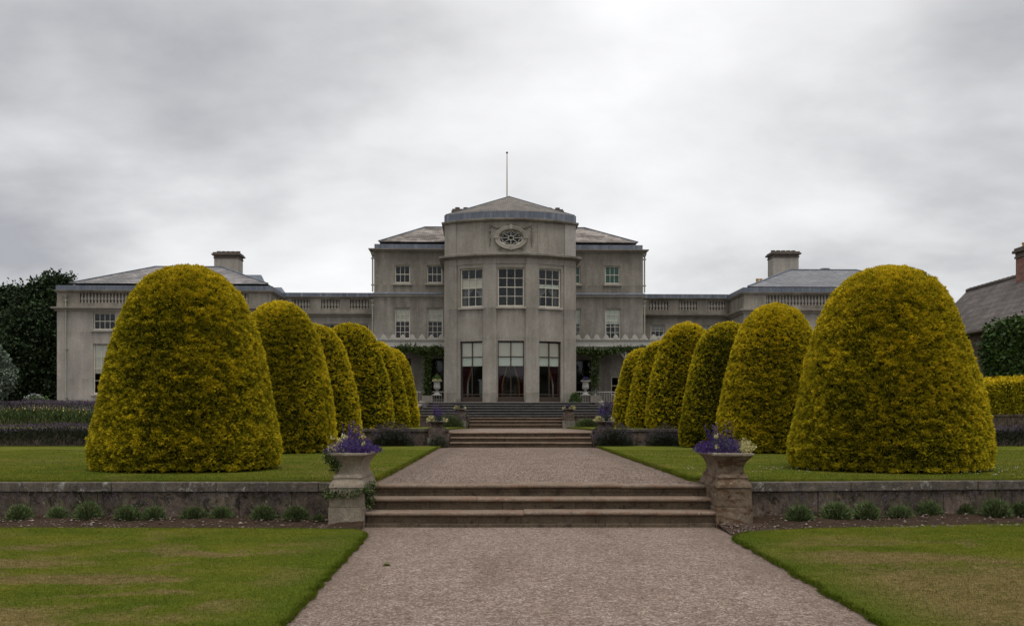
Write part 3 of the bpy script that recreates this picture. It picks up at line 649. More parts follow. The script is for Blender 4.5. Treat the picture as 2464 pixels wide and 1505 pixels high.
def flowers(c, hw_, hd, top, left, seed, k=1.0, front=True):
    rng = np.random.default_rng(seed); where = 'left' if left else 'right'
    x, y, z = c; P1 = []
    for q in range(int(34 * k)):
        qx = rng.uniform(-1, 1); cc = (x + qx * hw_ * 1.0 - (0 if left else .05), y + rng.uniform(-1, 1) * hd * .9, z + .0)
        P1.append(dome_leaves(rng, int(330), cc, (.09, .12, (1 - .55 * qx * qx) * rng.uniform(.14, .25)), .3, (.010, .020), .7, .45))
    S = spikes(rng, int(20 * k), (x + (.0 if left else -.05), y, z + .10), (hw_ * .5, hd * .7), (.12, .32), .2, 40)
    o = multi('purple_flowers', P1, M['purple']); tag(o, top[0], 'flowers')
    g_ = multi('leaves', [dome_leaves(rng, int(900 * k), (x, y, z), (hw_ * .9, hd * .9, .17), .4, (.02, .04), .35, .4)], M['green'], o)
    multi('flower_spikes', S, M['purple'], o)['kind'] = 'stuff'
    K = []
    for q in range(int(9 * k)):
        cc = (x + (rng.uniform(-.9, .9)) * hw_, y - hd * rng.uniform(.1, .95), z + rng.uniform(.05, .2)); K.append(dome_leaves(rng, 26, cc, (.03, .03, .05), .5, (.015, .03), .6, .3))
    multi('cream_sprigs', K, M['cream'], o)['kind'] = 'stuff'; K = []
    bx_ = x - hw_ * .72 if left else x + hw_ * .78
    for q in range(int((14 if not left else 6) * k)):
        K.append(dome_leaves(rng, 45, (bx_ + rng.uniform(-.05, .05), y - hd * .7 + rng.uniform(-.15, .25), z + rng.uniform(0, .06)), (.06, .07, .09), .5, (.018, .036), .6, .3))
    tag(multi('cream_foliage_plant', K, M['cream']), top[1], 'plant')
flowers(pL, .25, .52, ('purple flowers with tall dark spikes filling the big left planter', 'small cream leaved plant at the left rim of the big left planter'), True, 31)
flowers(pR, .25, .52, ('purple flowers with tall dark spikes filling the big right planter', 'cream leaved plant spilling over the right rim of the big right planter'), False, 32)
def ivy(name_label, rng, pts, n, spread, L, m='ivy'):
    P_ = np.array(pts, float); i = rng.integers(0, len(P_) - 1, n); t = rng.random(n)[:, None]
    C = P_[i] * (1 - t) + P_[i+1] * t + rng.normal(0, 1, (n, 3)) * np.array(spread)
    D = rng.normal(0, .6, (n, 3)) + np.array([0, -.8, -.3]); Ln = rng.uniform(*L, n)
    o = np_mesh('ivy', leaf_quads(rng, C, D, Ln, Ln * .85, .2), 4, M[m], tint=np.repeat(np.clip(rng.normal(.5, .25, n), 0, 1), 4))
    return tag(o, name_label, 'ivy')
ri = np.random.default_rng(41)
V = [(-2.30, 12.75, .50), (-2.27, 12.53, .40), (-2.15, 12.52, .44), (-2.0, 12.52, .42), (-1.85, 12.52, .46), (-1.78, 12.60, .50), (-1.77, 12.8, .42), (-1.77, 12.75, .25), (-1.77, 12.7, .5), (-1.72, 12.85, .55), (-1.77, 12.95, .3)]
ivy('ivy band trailing round the pedestal of the big left planter', ri, V, 680, (.028, .02, .028), (.02, .045))
ivy('dark ivy creeping down the left corner of the big left planter', ri, [(-2.29, 12.55, .93), (-2.24, 12.6, .86), (-2.18, 12.66, .80), (-2.2, 12.66, .72)], 500, (.035, .02, .03), (.018, .035))
def lavender(label, cx, cy, z, r, h, seed, n=700, spk=60, spk_h=.3, old=False, group=None, kind_name='lavender_bush', Lm=(.06, .13), stems=True, depth=None):
    rng = np.random.default_rng(seed)
    d = unit(rng.normal(size=(n, 3))); d[:, 2] = np.abs(d[:, 2])
    rr = (.25 + .75 * rng.random(n)[:, None] ** .6)
    sc = np.array([r, depth or r, h])
    C = np.array([cx, cy, z]) + d * rr * sc * .88 - np.array([0, 0, .02])
    D = d * np.array([.9, .9, .4]) + rng.normal(0, .35, (n, 3)) + [0, 0, .75]
    L = rng.uniform(*Lm, n); V = leaf_quads(rng, C, D, L, L * (.09 if r < .4 else .14) + .003, .08)
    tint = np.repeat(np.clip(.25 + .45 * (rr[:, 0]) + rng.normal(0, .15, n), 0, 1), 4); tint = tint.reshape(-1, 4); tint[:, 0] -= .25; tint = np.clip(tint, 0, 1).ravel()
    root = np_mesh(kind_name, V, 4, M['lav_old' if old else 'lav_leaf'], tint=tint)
    root.rotation_euler = (0, 0, 0)
    tag(root, label, 'lavender', group)
    if spk:
        d = unit(rng.normal(size=(spk, 3))); d[:, 2] = np.abs(d[:, 2]) + .2
        b = np.array([cx, cy, z]) + d * sc * .75; dr = unit(d * np.array([.75, .75, .2]) + rng.normal(0, .14, (spk, 3)) + [0, 0, 1.15])
        hh = spk_h * rng.uniform(.55, 1.1, spk)[:, None]; e_ = b + dr * hh
        q = 9; t = rng.uniform(.72, 1, (spk, q, 1)); C = (b[:, None] + dr[:, None] * hh[:, None] * t).reshape(-1, 3)
        D = rng.normal(size=(spk*q, 3)) + [0, 0, 1.2]; L = rng.uniform(.010, .018, spk*q) * (1 if r < .4 else 1.9)
        fv = leaf_quads(rng, C, D, L, L * .55)
        np_mesh('flower_spikes', fv, 4, M['lav_flower'], root, tint=np.repeat(rng.random(spk*q), 4))['kind'] = 'stuff'
        if stems:
            np_mesh('stems', leaf_quads(rng, b, dr, hh[:, 0] * .9, .0022 if r < .4 else .006, .02), 4, M['lav_leaf' if not old else 'lav_old'], root, tint=np.full(spk*4, .55))['kind'] = 'stuff'
    return root
tl = [(55, 1251, .17, .20), (140, 1251, .17, .18), (215, 1253, .19, .25), (300, 1251, .19, .20), (378, 1251, .18, .19), (460, 1251, .19, .20), (540, 1251, .17, .19), (627, 1254, .20, .21), (702, 1257, .19, .21), (770, 1262, .08, .09), (-25, 1252, .17, .2)]
names = ['broad', 'second', 'tall rounded', 'fourth', 'fifth', 'sixth', 'seventh', 'wide bushy', 'last full sized', 'tiny', 'outermost']
for i, (px, py, r_, h_) in enumerate(tl):
    r_ *= rs.uniform(.86, 1.12); h_ *= rs.uniform(.88, 1.12); px += rs.uniform(-9, 9)
    Yb_ = EYE * FPX / (py - HY) + r_ * .5; Yb_ = min(13.2, Yb_ + .05); x_ = (px - VX) / FPX * Yb_
    lab = {9: 'tiny grey green lavender seedling beside the left pedestal', 8: 'full lavender tuft nearest the left pedestal in the left row', 10: 'lavender tuft cut by the left edge of the picture', 0: 'first whole lavender tuft from the left edge of the left row', 2: 'tallest rounded lavender tuft in the left row, third from the left'}.get(i, 'grey green lavender tuft in the left row, %s from the left' % {1: 'second', 3: 'fourth', 4: 'fifth', 5: 'sixth', 6: 'seventh', 7: 'eighth'}.get(i, 'x'))
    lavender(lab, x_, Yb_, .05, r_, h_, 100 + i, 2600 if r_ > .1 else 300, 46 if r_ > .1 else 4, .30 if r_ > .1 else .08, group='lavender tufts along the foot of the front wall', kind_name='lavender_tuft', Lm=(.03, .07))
tr = [(1925, 1257, .17, .19), (2007, 1252, .19, .21), (2087, 1250, .19, .23), (2160, 1249, .14, .15), (2237, 1246, .18, .19), (2320, 1243, .13, .16), (2402, 1246, .19, .22), (2458, 1243, .15, .18)]
for i, (px, py, r_, h_) in enumerate(tr):
    r_ *= rs.uniform(.88, 1.12); h_ *= rs.uniform(.88, 1.15); px += rs.uniform(-8, 8)
    Yb_ = (EYE - .03) * FPX / (py - HY) + .12 + rs.uniform(-.05, .05); x_ = (px - VX) / FPX * Yb_
    o_ = ('first', 'second', 'third', 'fourth', 'fifth', 'sixth', 'seventh', 'eighth')[i]
    lavender({3: 'smallest low lavender tuft in the right row, fourth from the right pedestal', 0: 'lavender tuft nearest the right pedestal in the right row', 7: 'lavender tuft cut by the right edge of the picture'}.get(i, 'grey green lavender tuft in the right row, %s from the right pedestal' % o_), x_, Yb_, .05, r_, h_, 130 + i, 2600, 46, .30, group='lavender tufts along the foot of the front wall', kind_name='lavender_tuft', Lm=(.045, .10))

rng = np.random.default_rng(77); x_, y_, z_ = P(931, EYE * FPX / (1361 - HY), 0)
wd_ = np_mesh('weed', leaf_quads(rng, np.array([[x_, y_, .0]]) + rng.normal(0, .012, (60, 3)) * [1, 1, 0], rng.normal(0, .8, (60, 3)) + [0, 0, .7], rng.uniform(.02, .045, 60), .008), 4, M['lawn_near'])
tag(wd_, 'small green weed growing alone in the gravel below the steps', 'weed')

n = 900; X = np.concatenate([rng.uniform(-2.35, -1.8, n), rng.uniform(2.64, 3.3, n)]); Yw = np.concatenate([rng.uniform(11.98, 12.55, n), rng.uniform(11.55, 12.55, n)])
pebbles('stones', rng, np.stack([X, Yw, np.where(X < 0, .015 + .04 * np.clip((Yw - 12.0) / .6, 0, 1), .012 + .05 * np.clip((Yw - 11.6) / .98, 0, 1))], 1), .004 + .012 * rng.random(2 * n) ** 3, M['pebble'], 'small stones washed against the feet of the pedestals')
# ------------------------------------------------------------------ yews
YP = np.array([(0, 0), (.008, .14), (.03, .29), (.07, .42), (.13, .54), (.2, .625), (.33, .73), (.52, .845), (.72, .93), (.88, 1.0), (.955, .985), (.985, .955), (1, .90)])
def yew(label, cx, cy, z, r, h, n, leaf, seed, px=None, gold=0.0):
    rng = np.random.default_rng(seed)
    t = np.linspace(0, 1, 400); rr = np.interp(t, YP[:, 0], YP[:, 1]) * r
    rr = np.convolve(np.pad(rr, 6, 'edge'), np.ones(13) / 13, 'valid'); rr[0] = 0
    ds = np.sqrt(np.diff(rr) ** 2 + (np.diff(t) * h) ** 2); wg = (rr[1:] + rr[:-1]) / 2 * ds; cdf = np.cumsum(wg); cdf /= cdf[-1]
    def surf(tt, a, off=0):
        q = np.interp(tt, t, rr); lump = 1 + .05 * (vnoise(np.c_[np.cos(a) * 1.6 + 9, np.sin(a) * 1.6 + 9, tt * h * .9], seed) - .5) * 2
        return np.stack([np.cos(a) * (q * lump + off), np.sin(a) * (q * lump + off), (1 - tt) * h + off * .3], -1)
    def nrm(tt, a):
        e = .01; dr = (np.interp(np.minimum(tt + e, 1), t, rr) - np.interp(np.maximum(tt - e, 0), t, rr)); dz = -(np.minimum(tt + e, 1) - np.maximum(tt - e, 0)) * h
        nn = np.stack([np.cos(a) * -dz, np.sin(a) * -dz, dr], -1); return unit(nn)
    root = empty('golden_yew', (cx, cy, z), 0, label, 'topiary', 'clipped golden yews lining the path')
    # inner mass of twigs
    na, nz = 72, 60; tz = np.linspace(0, 1, nz); A, T = np.meshgrid(np.linspace(0, 2*PI, na, endpoint=False), tz)
    S = surf(T.ravel(), A.ravel(), 0); S[:, :2] *= (1 - (.13 + .10 * np.clip((T.ravel() - .93) / .07, 0, 1)) / r)[:, None]; S[:, 2] = np.maximum(S[:, 2] - .06 * (1 - T.ravel()), .03)
    S += (vnoise(S * 7, seed)[:, None] - .5) * .05
    F = np.array([(j*na+i, j*na+(i+1) % na, (j+1)*na+(i+1) % na, (j+1)*na+i) for j in range(nz-1) for i in range(na)])
    np_mesh('inner_twigs', S, 4, M['yew_core'], root, tint=np.full(len(S), .3), faces=F)
    tb = MB().lathe((0, 0, -.05), [(.16, 0), (.12, .2), (.10, .5)], 10); tb.build('trunk', M['bark'], root)
    # clumps of shoots
    tt = np.minimum(np.interp(rng.random(n), np.r_[0, cdf], t), .985 - rng.random(n) * .012); a = rng.uniform(0, 2*PI, n)
    nn = nrm(tt, a); c = surf(tt, a)
    cl = .6 * vnoise(c * np.array([10, 10, 15]) + 50, seed + 1) + .4 * vnoise(c * np.array([23, 23, 34]) + 50, seed + 9); cl = np.clip((cl - .5) * 1.5 + .5, 0, 1); hole = vnoise(c * np.array([3.2, 3.2, 4.5]) + 20, seed + 2)
    c = c + nn * ((cl - .5) * .085 - .05 - np.clip(.30 - hole, 0, 1) * .12)[:, None]
    k = 8; lf = leaf
    C = np.repeat(c, k, 0); NN = np.repeat(nn, k, 0)
    D = NN * 1.0 + rng.normal(0, .42, (n * k, 3)) * np.array([1, 1, .6]) + np.array([0, 0, .12])
    L = rng.uniform(.65, 1.35, n * k) * lf
    L = L * 1.45; V = leaf_quads(rng, C + rng.normal(0, .008, C.shape), D, L, L * .30, .10)
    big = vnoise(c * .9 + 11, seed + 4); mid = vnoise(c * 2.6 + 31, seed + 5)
    base = .50 + gold + .20 * (big - .5) + .17 * (mid - .5) + .62 * (cl - .5) + .44 * np.clip(nn[:, 2] - .08, 0, 1) - .02 - .25 * np.clip(.32 - hole, 0, 1) + rng.normal(0, .05, n)  # gold new growth; crown light and hollow shade also put into the tint
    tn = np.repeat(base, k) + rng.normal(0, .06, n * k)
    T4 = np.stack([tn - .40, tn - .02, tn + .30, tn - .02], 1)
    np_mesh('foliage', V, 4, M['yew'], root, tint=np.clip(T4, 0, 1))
    # ragged shoots sticking out of the clipped face
    m = n // 4; tt = np.interp(rng.random(m), np.r_[0, cdf], t); a = rng.uniform(0, 2*PI, m); nn = nrm(tt, a); c = surf(tt, a) - nn * .01
    D = nn + rng.normal(0, .3, (m, 3)) + [0, 0, .2]; L = rng.uniform(.8, 1.5, m) * lf
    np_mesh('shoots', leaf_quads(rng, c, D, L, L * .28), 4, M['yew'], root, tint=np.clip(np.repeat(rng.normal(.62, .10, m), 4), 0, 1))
    return root
Y_ = [
 ('huge golden yew dome nearest the camera on the left, in front of the left wing', -5.27, 16.4, Z1, 1.54, 3.38, 66000, .026, -.02),
 ('second golden yew dome from the camera on the left', -5.72, 25.0, Z1, 1.46, 3.82, 32000, .033, .02),
 ('slim third golden yew dome on the left, behind the left planter flowers', -5.75, 29.6, Z1, 1.45, 3.68, 12000, .048, .0),
 ('fourth golden yew dome on the left, on the second terrace', -5.55, 35.2, Z2, 1.52, 3.76, 8000, .058, -.02),
 ('fifth golden yew dome on the left, mostly hidden between its neighbours', -5.40, 40.2, Z2, 1.42, 3.52, 6500, .064, -.02),
 ('farthest golden yew dome on the left, beside the upper steps', -5.33, 45.0, Z2, 1.35, 3.58, 6500, .064, .06),
 ('huge golden yew dome nearest the camera on the right, brightest on its crown', 6.28, 16.4, Z1, 1.62, 3.37, 70000, .026, .03),
 ('second golden yew dome from the camera on the right', 6.72, 25.0, Z1, 1.45, 3.76, 32000, .033, .08),
 ('darker olive third yew dome on the right, leaning behind the brighter one', 6.62, 29.8, Z1, 1.48, 3.76, 13000, .045, -.14),
 ('fourth golden yew dome on the right, on the second terrace', 6.35, 35.2, Z2, 1.45, 3.76, 8000, .058, .02),
 ('fifth golden yew dome on the right, narrow between its neighbours', 6.20, 40.2, Z2, 1.38, 3.50, 6500, .064, .03),
 ('farthest golden yew dome on the right, beside the veranda railing', 6.08, 45.0, Z2, 1.30, 3.55, 6500, .064, .03)]
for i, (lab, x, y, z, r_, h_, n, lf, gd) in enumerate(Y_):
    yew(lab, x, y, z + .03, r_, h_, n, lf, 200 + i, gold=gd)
# ------------------------------------------------------------------ lavender and flower beds on the terraces
lavender('grey lavender bush against the wall, right of the third left yew', -3.55, 30.9, Z1, .75, .60, 301, 3500, 260, .30, True, depth=.4)
lavender('small lavender bush left of the second flight of steps', -2.15, 30.95, Z1, .34, .42, 302, 1400, 120, .22, True)
lavender('largest rounded lavender bush right of the second flight of steps', 3.32, 30.95, Z1, .68, .60, 303, 3500, 300, .28, True, depth=.42)
lavender('dark lavender bush between the big right bush and the third yew', 4.85, 30.9, Z1, .60, .55, 304, 2600, 200, .28, True, depth=.4)
lavender('green lavender bush left of the third flight of brown steps', -2.55, 45.6, Z2 + .05, .62, .58, 305, 3000, 240, .32, False)
lavender('green clipped lavender right of the third flight of brown steps', 3.65, 45.6, Z2 + .05, .62, .42, 306, 2600, 30, .15, False)
lavender('spiky lavender behind the mid right planter', 4.6, 46.2, Z2 + .05, .7, .55, 307, 2400, 200, .3, True)
def hedge(label, x0, x1, yc, z, dp, h, seed, n, m, spk, spk_h, cat='lavender hedge', name='lavender_hedge', fm='lav_flower', Lm=(.08, .16), spl=.03):
    rng = np.random.default_rng(seed)
    X = rng.uniform(x0, x1, n); a = rng.uniform(0, PI, n); bump = .85 + .3 * vnoise(np.c_[X * 1.1, np.zeros(n), np.zeros(n)], seed)
    q = .55 + .45 * rng.random(n) ** .5
    C = np.stack([X, yc + np.cos(a) * dp * q, z + np.sin(a) ** .6 * h * bump * q], 1)
    D = np.stack([rng.normal(0, .35, n), -np.abs(rng.normal(0, .4, n)), np.ones(n)], 1); L = rng.uniform(*Lm, n)
    root = np_mesh(name, leaf_quads(rng, C, D, L, L * .2), 4, M[m], tint=np.repeat(np.clip(rng.normal(.45, .2, n), 0, 1), 4)); tag(root, label, cat)
    X = rng.uniform(x0, x1, spk); Yv = yc + rng.uniform(-1, 1, spk) * dp; bump = .85 + .3 * vnoise(np.c_[X * 1.1, np.zeros(spk), np.zeros(spk)], seed)
    C = np.stack([X, Yv, z + h * bump * .92 + rng.random(spk) * spk_h], 1); D = rng.normal(0, .3, (spk, 3)) + [0, 0, 1]; L = rng.uniform(.7, 1.3, spk) * spl
    np_mesh('flower_spikes', leaf_quads(rng, C, D, L * 1.8, L * .8), 4, M[fm], root, tint=np.repeat(rng.random(spk), 4))['kind'] = 'stuff'
    return root
hedge('long dark lavender hedge along the left edge of the first terrace lawn', -22, -7.4, 30.8, Z1, .42, .52, 311, 15000, 'lav_old', 6500, .22)
hedge('long dark lavender hedge along the right edge of the first terrace lawn', 8.4, 24, 30.8, Z1, .42, .52, 312, 15000, 'lav_old', 6500, .22)
hedge('green daylily bed with yellow blooms on the left second terrace', -27, -7.2, 42.5, Z2 + .05, .8, .62, 313, 16000, 'lav_leaf', 220, .2, 'flower bed', 'daylily_bed', 'yellow_fl', (.14, .26), .055)
hedge('purple lavender strip at the foot of the left wing', -33, -7.0, 53, Z3, .7, .70, 314, 10000, 'lav_old', 9000, .25, spl=.045)
hedge('purple lavender strip right of the third flight by the veranda', 5.0, 9.5, 51.5, Z3, .6, .55, 315, 4000, 'lav_old', 2600, .25, spl=.045)
# ------------------------------------------------------------------ smaller planters flanking the upper flights
def small_planter(cx, cy, z, s, h_ped, labp, labu, seed, w0=.31):
    ped = empty('pedestal', (cx, cy, z), 0, labp, 'pedestal')
    loft_rect([(w0*.92, w0*.92, -.03, .02), (w0*.92, w0*.92, h_ped*.48, .02)], 4, .012, seed).build('lower_block', M['cheek'], ped, True)
    loft_rect([(w0*.84, w0*.84, h_ped*.49, .02), (w0*.84, w0*.84, h_ped, .02)], 4, .010, seed + 1).build('upper_block', M['wall_stone'], ped, True)
    u = empty('stone_planter', (cx, cy, z + h_ped), 0, labu, 'planter')
    loft_rect([(s*.55, s*.55, .002, .03), (s*.58, s*.58, .03, .03), (s*.52, s*.52, .07, .04), (s*.56, s*.56, s*.30, .05), (s*.74, s*.74, s*.52, .04), (s*.90, s*.90, s*.60, .03)], 5, .004, seed, .03).build('bowl', M['wall_stone'], u, True)
    loft_rect([(s*.9, s*.9, s*.602, .03), (s*.98, s*.98, s*.64, .03), (s*.96, s*.96, s*.70, .03), (s*.8, s*.8, s*.705, .03)], 5, .005, seed, .02).build('rim', M['cheek'], u, True)
    return z + h_ped + s * .7
def bedding(cx, cy, z, r_, seed, lab, cream=None, right=False, tall=.3):
    rng = np.random.default_rng(seed); r_ *= .88
    o = multi('purple_flowers', [dome_leaves(rng, 900, (cx, cy, z), (r_, r_, .18), .4, (.02, .04), .7, .4)], M['purple'])
    multi('flower_spikes', spikes(rng, 22, (cx, cy, z + .05), (r_*.5, r_*.5), (tall * .7, tall * 1.2), .15, 30, (.02, .04)), M['purple'], o)['kind'] = 'stuff'
    tag(o, lab, 'flowers'); multi('leaves', [dome_leaves(rng, 500, (cx, cy, z), (r_*.9, r_*.9, .2), .5, (.04, .07), .35, .3)], M['green'], o)
    if cream:
        s = 1 if right else -1
        tag(multi('cream_foliage_plant', [dome_leaves(rng, 260, (cx + s * r_ * .55, cy - r_*.5, z), (r_*.6, r_*.5, .16), .5, (.04, .075), .55, .3), dome_leaves(rng, 60, (cx - s * r_ * .8, cy - r_*.4, z), (.1, .1, .12), .5, (.04, .07), .55, .3)], M['cream']), cream, 'plant')
zt = small_planter(-2.22, 31.55, Z1, .29, .62, 'stone pedestal of the mid left planter by the second steps', 'dark stone planter left of the second flight of steps', 1)
bedding(-2.22, 31.55, zt - .02, .34, 331, 'purple flowers in the mid left planter by the second steps', 'cream leaved plant in the mid left planter', False, .42)
zt = small_planter(3.06, 31.55, Z1, .29, .62, 'stone pedestal of the mid right planter, hidden by lavender', 'dark stone planter right of the second flight of steps', 2)
bedding(3.06, 31.55, zt - .02, .34, 332, 'purple flowers in the mid right planter by the second steps', 'cream leaved plant covering the mid right planter', False, .42)
zt = small_planter(-2.22, 47.05, Z2, .28, .70, 'pedestal of the far left planter behind a lavender bush', 'small planter left of the third flight, behind a lavender bush', 3)
bedding(-2.22, 47.05, zt - .02, .3, 333, 'purple flowers in the far left planter above the lavender bush', 'cream leaved plant in the far left planter', False, .14)
zt = small_planter(2.90, 47.05, Z2, .28, .70, 'rough stone pedestal right of the third flight of brown steps', 'small dark planter standing right of the third flight of steps', 4)
bedding(2.90, 47.05, zt - .02, .32, 334, 'purple flowers in the far right planter beside the third steps', 'cream leaved plant in the far right planter', True, .14)
def white_urn(cx, cy, z, label):
    s = 1.0
    o = empty('white_urn', (cx, cy, z), 0, label, 'urn')
    MB().box(-.24, .24, -.24, .24, 0, .07).build('foot', M['white_urn'], o, bevel=.01)
    MB().lathe((0, 0, .071), [(.20, 0), (.19, .03), (.10, .10), (.065, .17), (.06, .22), (.09, .235), (.09, .25), (.06, .262)], 24).build('stem', M['white_urn'], o, True)
    MB().lathe((0, 0, .33), [(.06, 0), (.13, .02), (.185, .07), (.20, .13), (.195, .22), (.175, .34), (.185, .42), (.215, .47), (.285, .495), (.295, .52), (.285, .54), (.2, .535), (.16, .49)], 28).build('bowl', M['white_urn'], o, True)
    return z + .33 + .5
zu = white_urn(-4.09, 57.98, 2.79, 'white urn on the left cheek wall of the wide grey steps')
rng = np.random.default_rng(71)
o = multi('potted_plant', [dome_leaves(rng, 260, (-4.09, 57.98, zu), (.22, .22, .32), 1.2, (.10, .2), .18, .3)], M['green']); tag(o, 'spiky grey green plant growing in the left white urn', 'plant')
tag(multi('cream_foliage_plant', [dome_leaves(rng, 260, (-4.09, 57.9, zu), (.27, .27, .14), .4, (.05, .08), .55, .4)], M['cream']), 'cream leaved plant round the rim of the left white urn', 'plant')
zu = white_urn(4.56, 57.98, 2.79, 'white urn on the right cheek wall of the wide grey steps')
bedding(4.56, 57.98, zu, .3, 335, 'purple flowers spilling from the right white urn', None, True, .18)
# ------------------------------------------------------------------ trees on the left
def tree(name, label, blobs, m, seed, n, leaf, trunk, k=5, cat='tree'):
    rng = np.random.default_rng(seed); cs = np.array([b[:3] for b in blobs]); rs_ = np.array([b[3] for b in blobs])
    base = np.array(trunk[:3]); root = empty(name, tuple(base), 0, label, cat)
    pick = rng.choice(len(blobs), n, p=rs_**2 / (rs_**2).sum()); d = unit(rng.normal(size=(n, 3)))
    q = (.55 + .5 * rng.random(n) ** .7)
    c = cs[pick] + d * (rs_[pick] * q)[:, None] * np.array([1, 1, .85])
    c += (np.stack([vnoise(c * 1.1, seed + j) for j in range(3)], 1) - .5) * .9 * (rs_.mean() / 1.5)
    c -= base
    C = np.repeat(c, k, 0); D = np.repeat(d, k, 0) * .5 + rng.normal(0, .7, (n*k, 3)) + [0, 0, .1]
    C = C + rng.normal(0, leaf * .9, (n*k, 3)); L = rng.uniform(.7, 1.3, n*k) * leaf
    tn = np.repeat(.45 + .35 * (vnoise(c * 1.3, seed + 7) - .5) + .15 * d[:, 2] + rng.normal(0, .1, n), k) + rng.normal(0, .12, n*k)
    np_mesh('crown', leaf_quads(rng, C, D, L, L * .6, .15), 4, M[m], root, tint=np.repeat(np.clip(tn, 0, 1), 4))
    h = cs[:, 2].max() - base[2]; r0 = trunk[3]
    t = MB().tube([(0, 0, -.2), (.05, 0, h * .3), (0, .1, h * .75)], [r0, r0 * .75, r0 * .3], 10); t.build('trunk', M['bark'], root, True)
    for b in blobs[:7]:
        e = Vector(b[:3]) - Vector(tuple(base)); MB().tube([(0, 0, h * .25), tuple(e * .5 + Vector((0, 0, h * .12))), tuple(e)], [r0 * .45, r0 * .25, r0 * .08], 6).build('limb', M['bark'], root, True)
    return root
def PB(px, py, Y, r_): x, y, z = P(px, Y, py=py); return (x, y, z, r_)
D_ = 72
bl_ = [PB(124, 678, D_, .62), PB(112, 700, D_, .8), PB(140, 700, D_, .6), PB(152, 683, D_, .32), PB(163, 678, D_, .2), PB(85, 722, D_, 1.0), PB(62, 716, D_, .55), PB(118, 745, D_, 1.5), PB(70, 775, D_, 1.6), PB(118, 800, D_, 2.0), PB(70, 830, D_, 2.2), PB(110, 880, D_, 2.1), PB(60, 920, D_, 2.2), PB(120, 930, D_, 1.9), PB(150, 770, D_+2, 1.4)]
tree('broadleaf_tree', 'dark tree with a ragged top touching the left corner of the house', bl_, 'dark_tree', 401, 15000, .26, (*P(100, D_)[:2], Z4, .45)) if False else None
bl1 = bl_
t1 = tree('broadleaf_tree', 'dark tree with a ragged top touching the left corner of the house', bl1, 'dark_tree', 401, 15000, .26, (P(100, D_, 0)[0], D_, Z4, .45))
bl2 = [PB(12, 708, D_+3, .7), PB(30, 728, D_+3, .8), PB(-5, 730, D_+3, 1.3), PB(-40, 745, D_+3, 2.0), PB(20, 775, D_+3, 1.5), PB(-60, 820, D_+3, 2.8), PB(10, 830, D_+3, 2.2), PB(-20, 900, D_+3, 2.8), PB(-90, 900, D_+3, 2.8), PB(20, 930, D_+3, 2.0), PB(45, 790, D_+2, 1.4)]
tree('broadleaf_tree', 'dark tree cut by the left edge of the picture', bl2, 'dark_tree', 402, 15000, .26, (P(-20, D_+3, 0)[0], D_+3, Z4, .45))
bl3 = [PB(-6, 872, 52, .36), PB(-18, 855, 52, .4), PB(2, 905, 52, .42), PB(-15, 910, 52, .8), PB(-12, 935, 52, .4), PB(-40, 880, 52, .8), PB(10, 880, 52, .2)]
tree('silver_leaf_tree', 'small silvery grey tree at the left edge before the dark trees', bl3, 'silver', 403, 3200, .16, (P(-12, 52, 0)[0], 52, Z3, .12))
rng = np.random.default_rng(72)
x_, y_, z_ = P(108, 62, 0)
o = multi('white_flowering_shrub', [dome_leaves(rng, 700, (x_ - .5, 62, Z4), (.9, .6, .55), .3, (.08, .16), .6, .3)], M['green']); tag(o, 'low shrub with pale flowers at the foot of the dark tree', 'shrub')
multi('flowers', [dome_leaves(rng, 90, (x_ - .6, 61.8, Z4 + .3), (.6, .3, .3), .3, (.06, .1), .8, .8)], M['white_fl'], o)['kind'] = 'stuff'
x_, y_, z_ = P(1392, 57.9, 0)
rng = np.random.default_rng(73)
tag(multi('dome_shrub', [dome_leaves(rng, 1500, (4.0, 58.6, Z4), (.36, .36, .62), .3, (.05, .09), .6, .55)], M['green']), 'small round olive shrub in the corner right of the bow front', 'shrub')
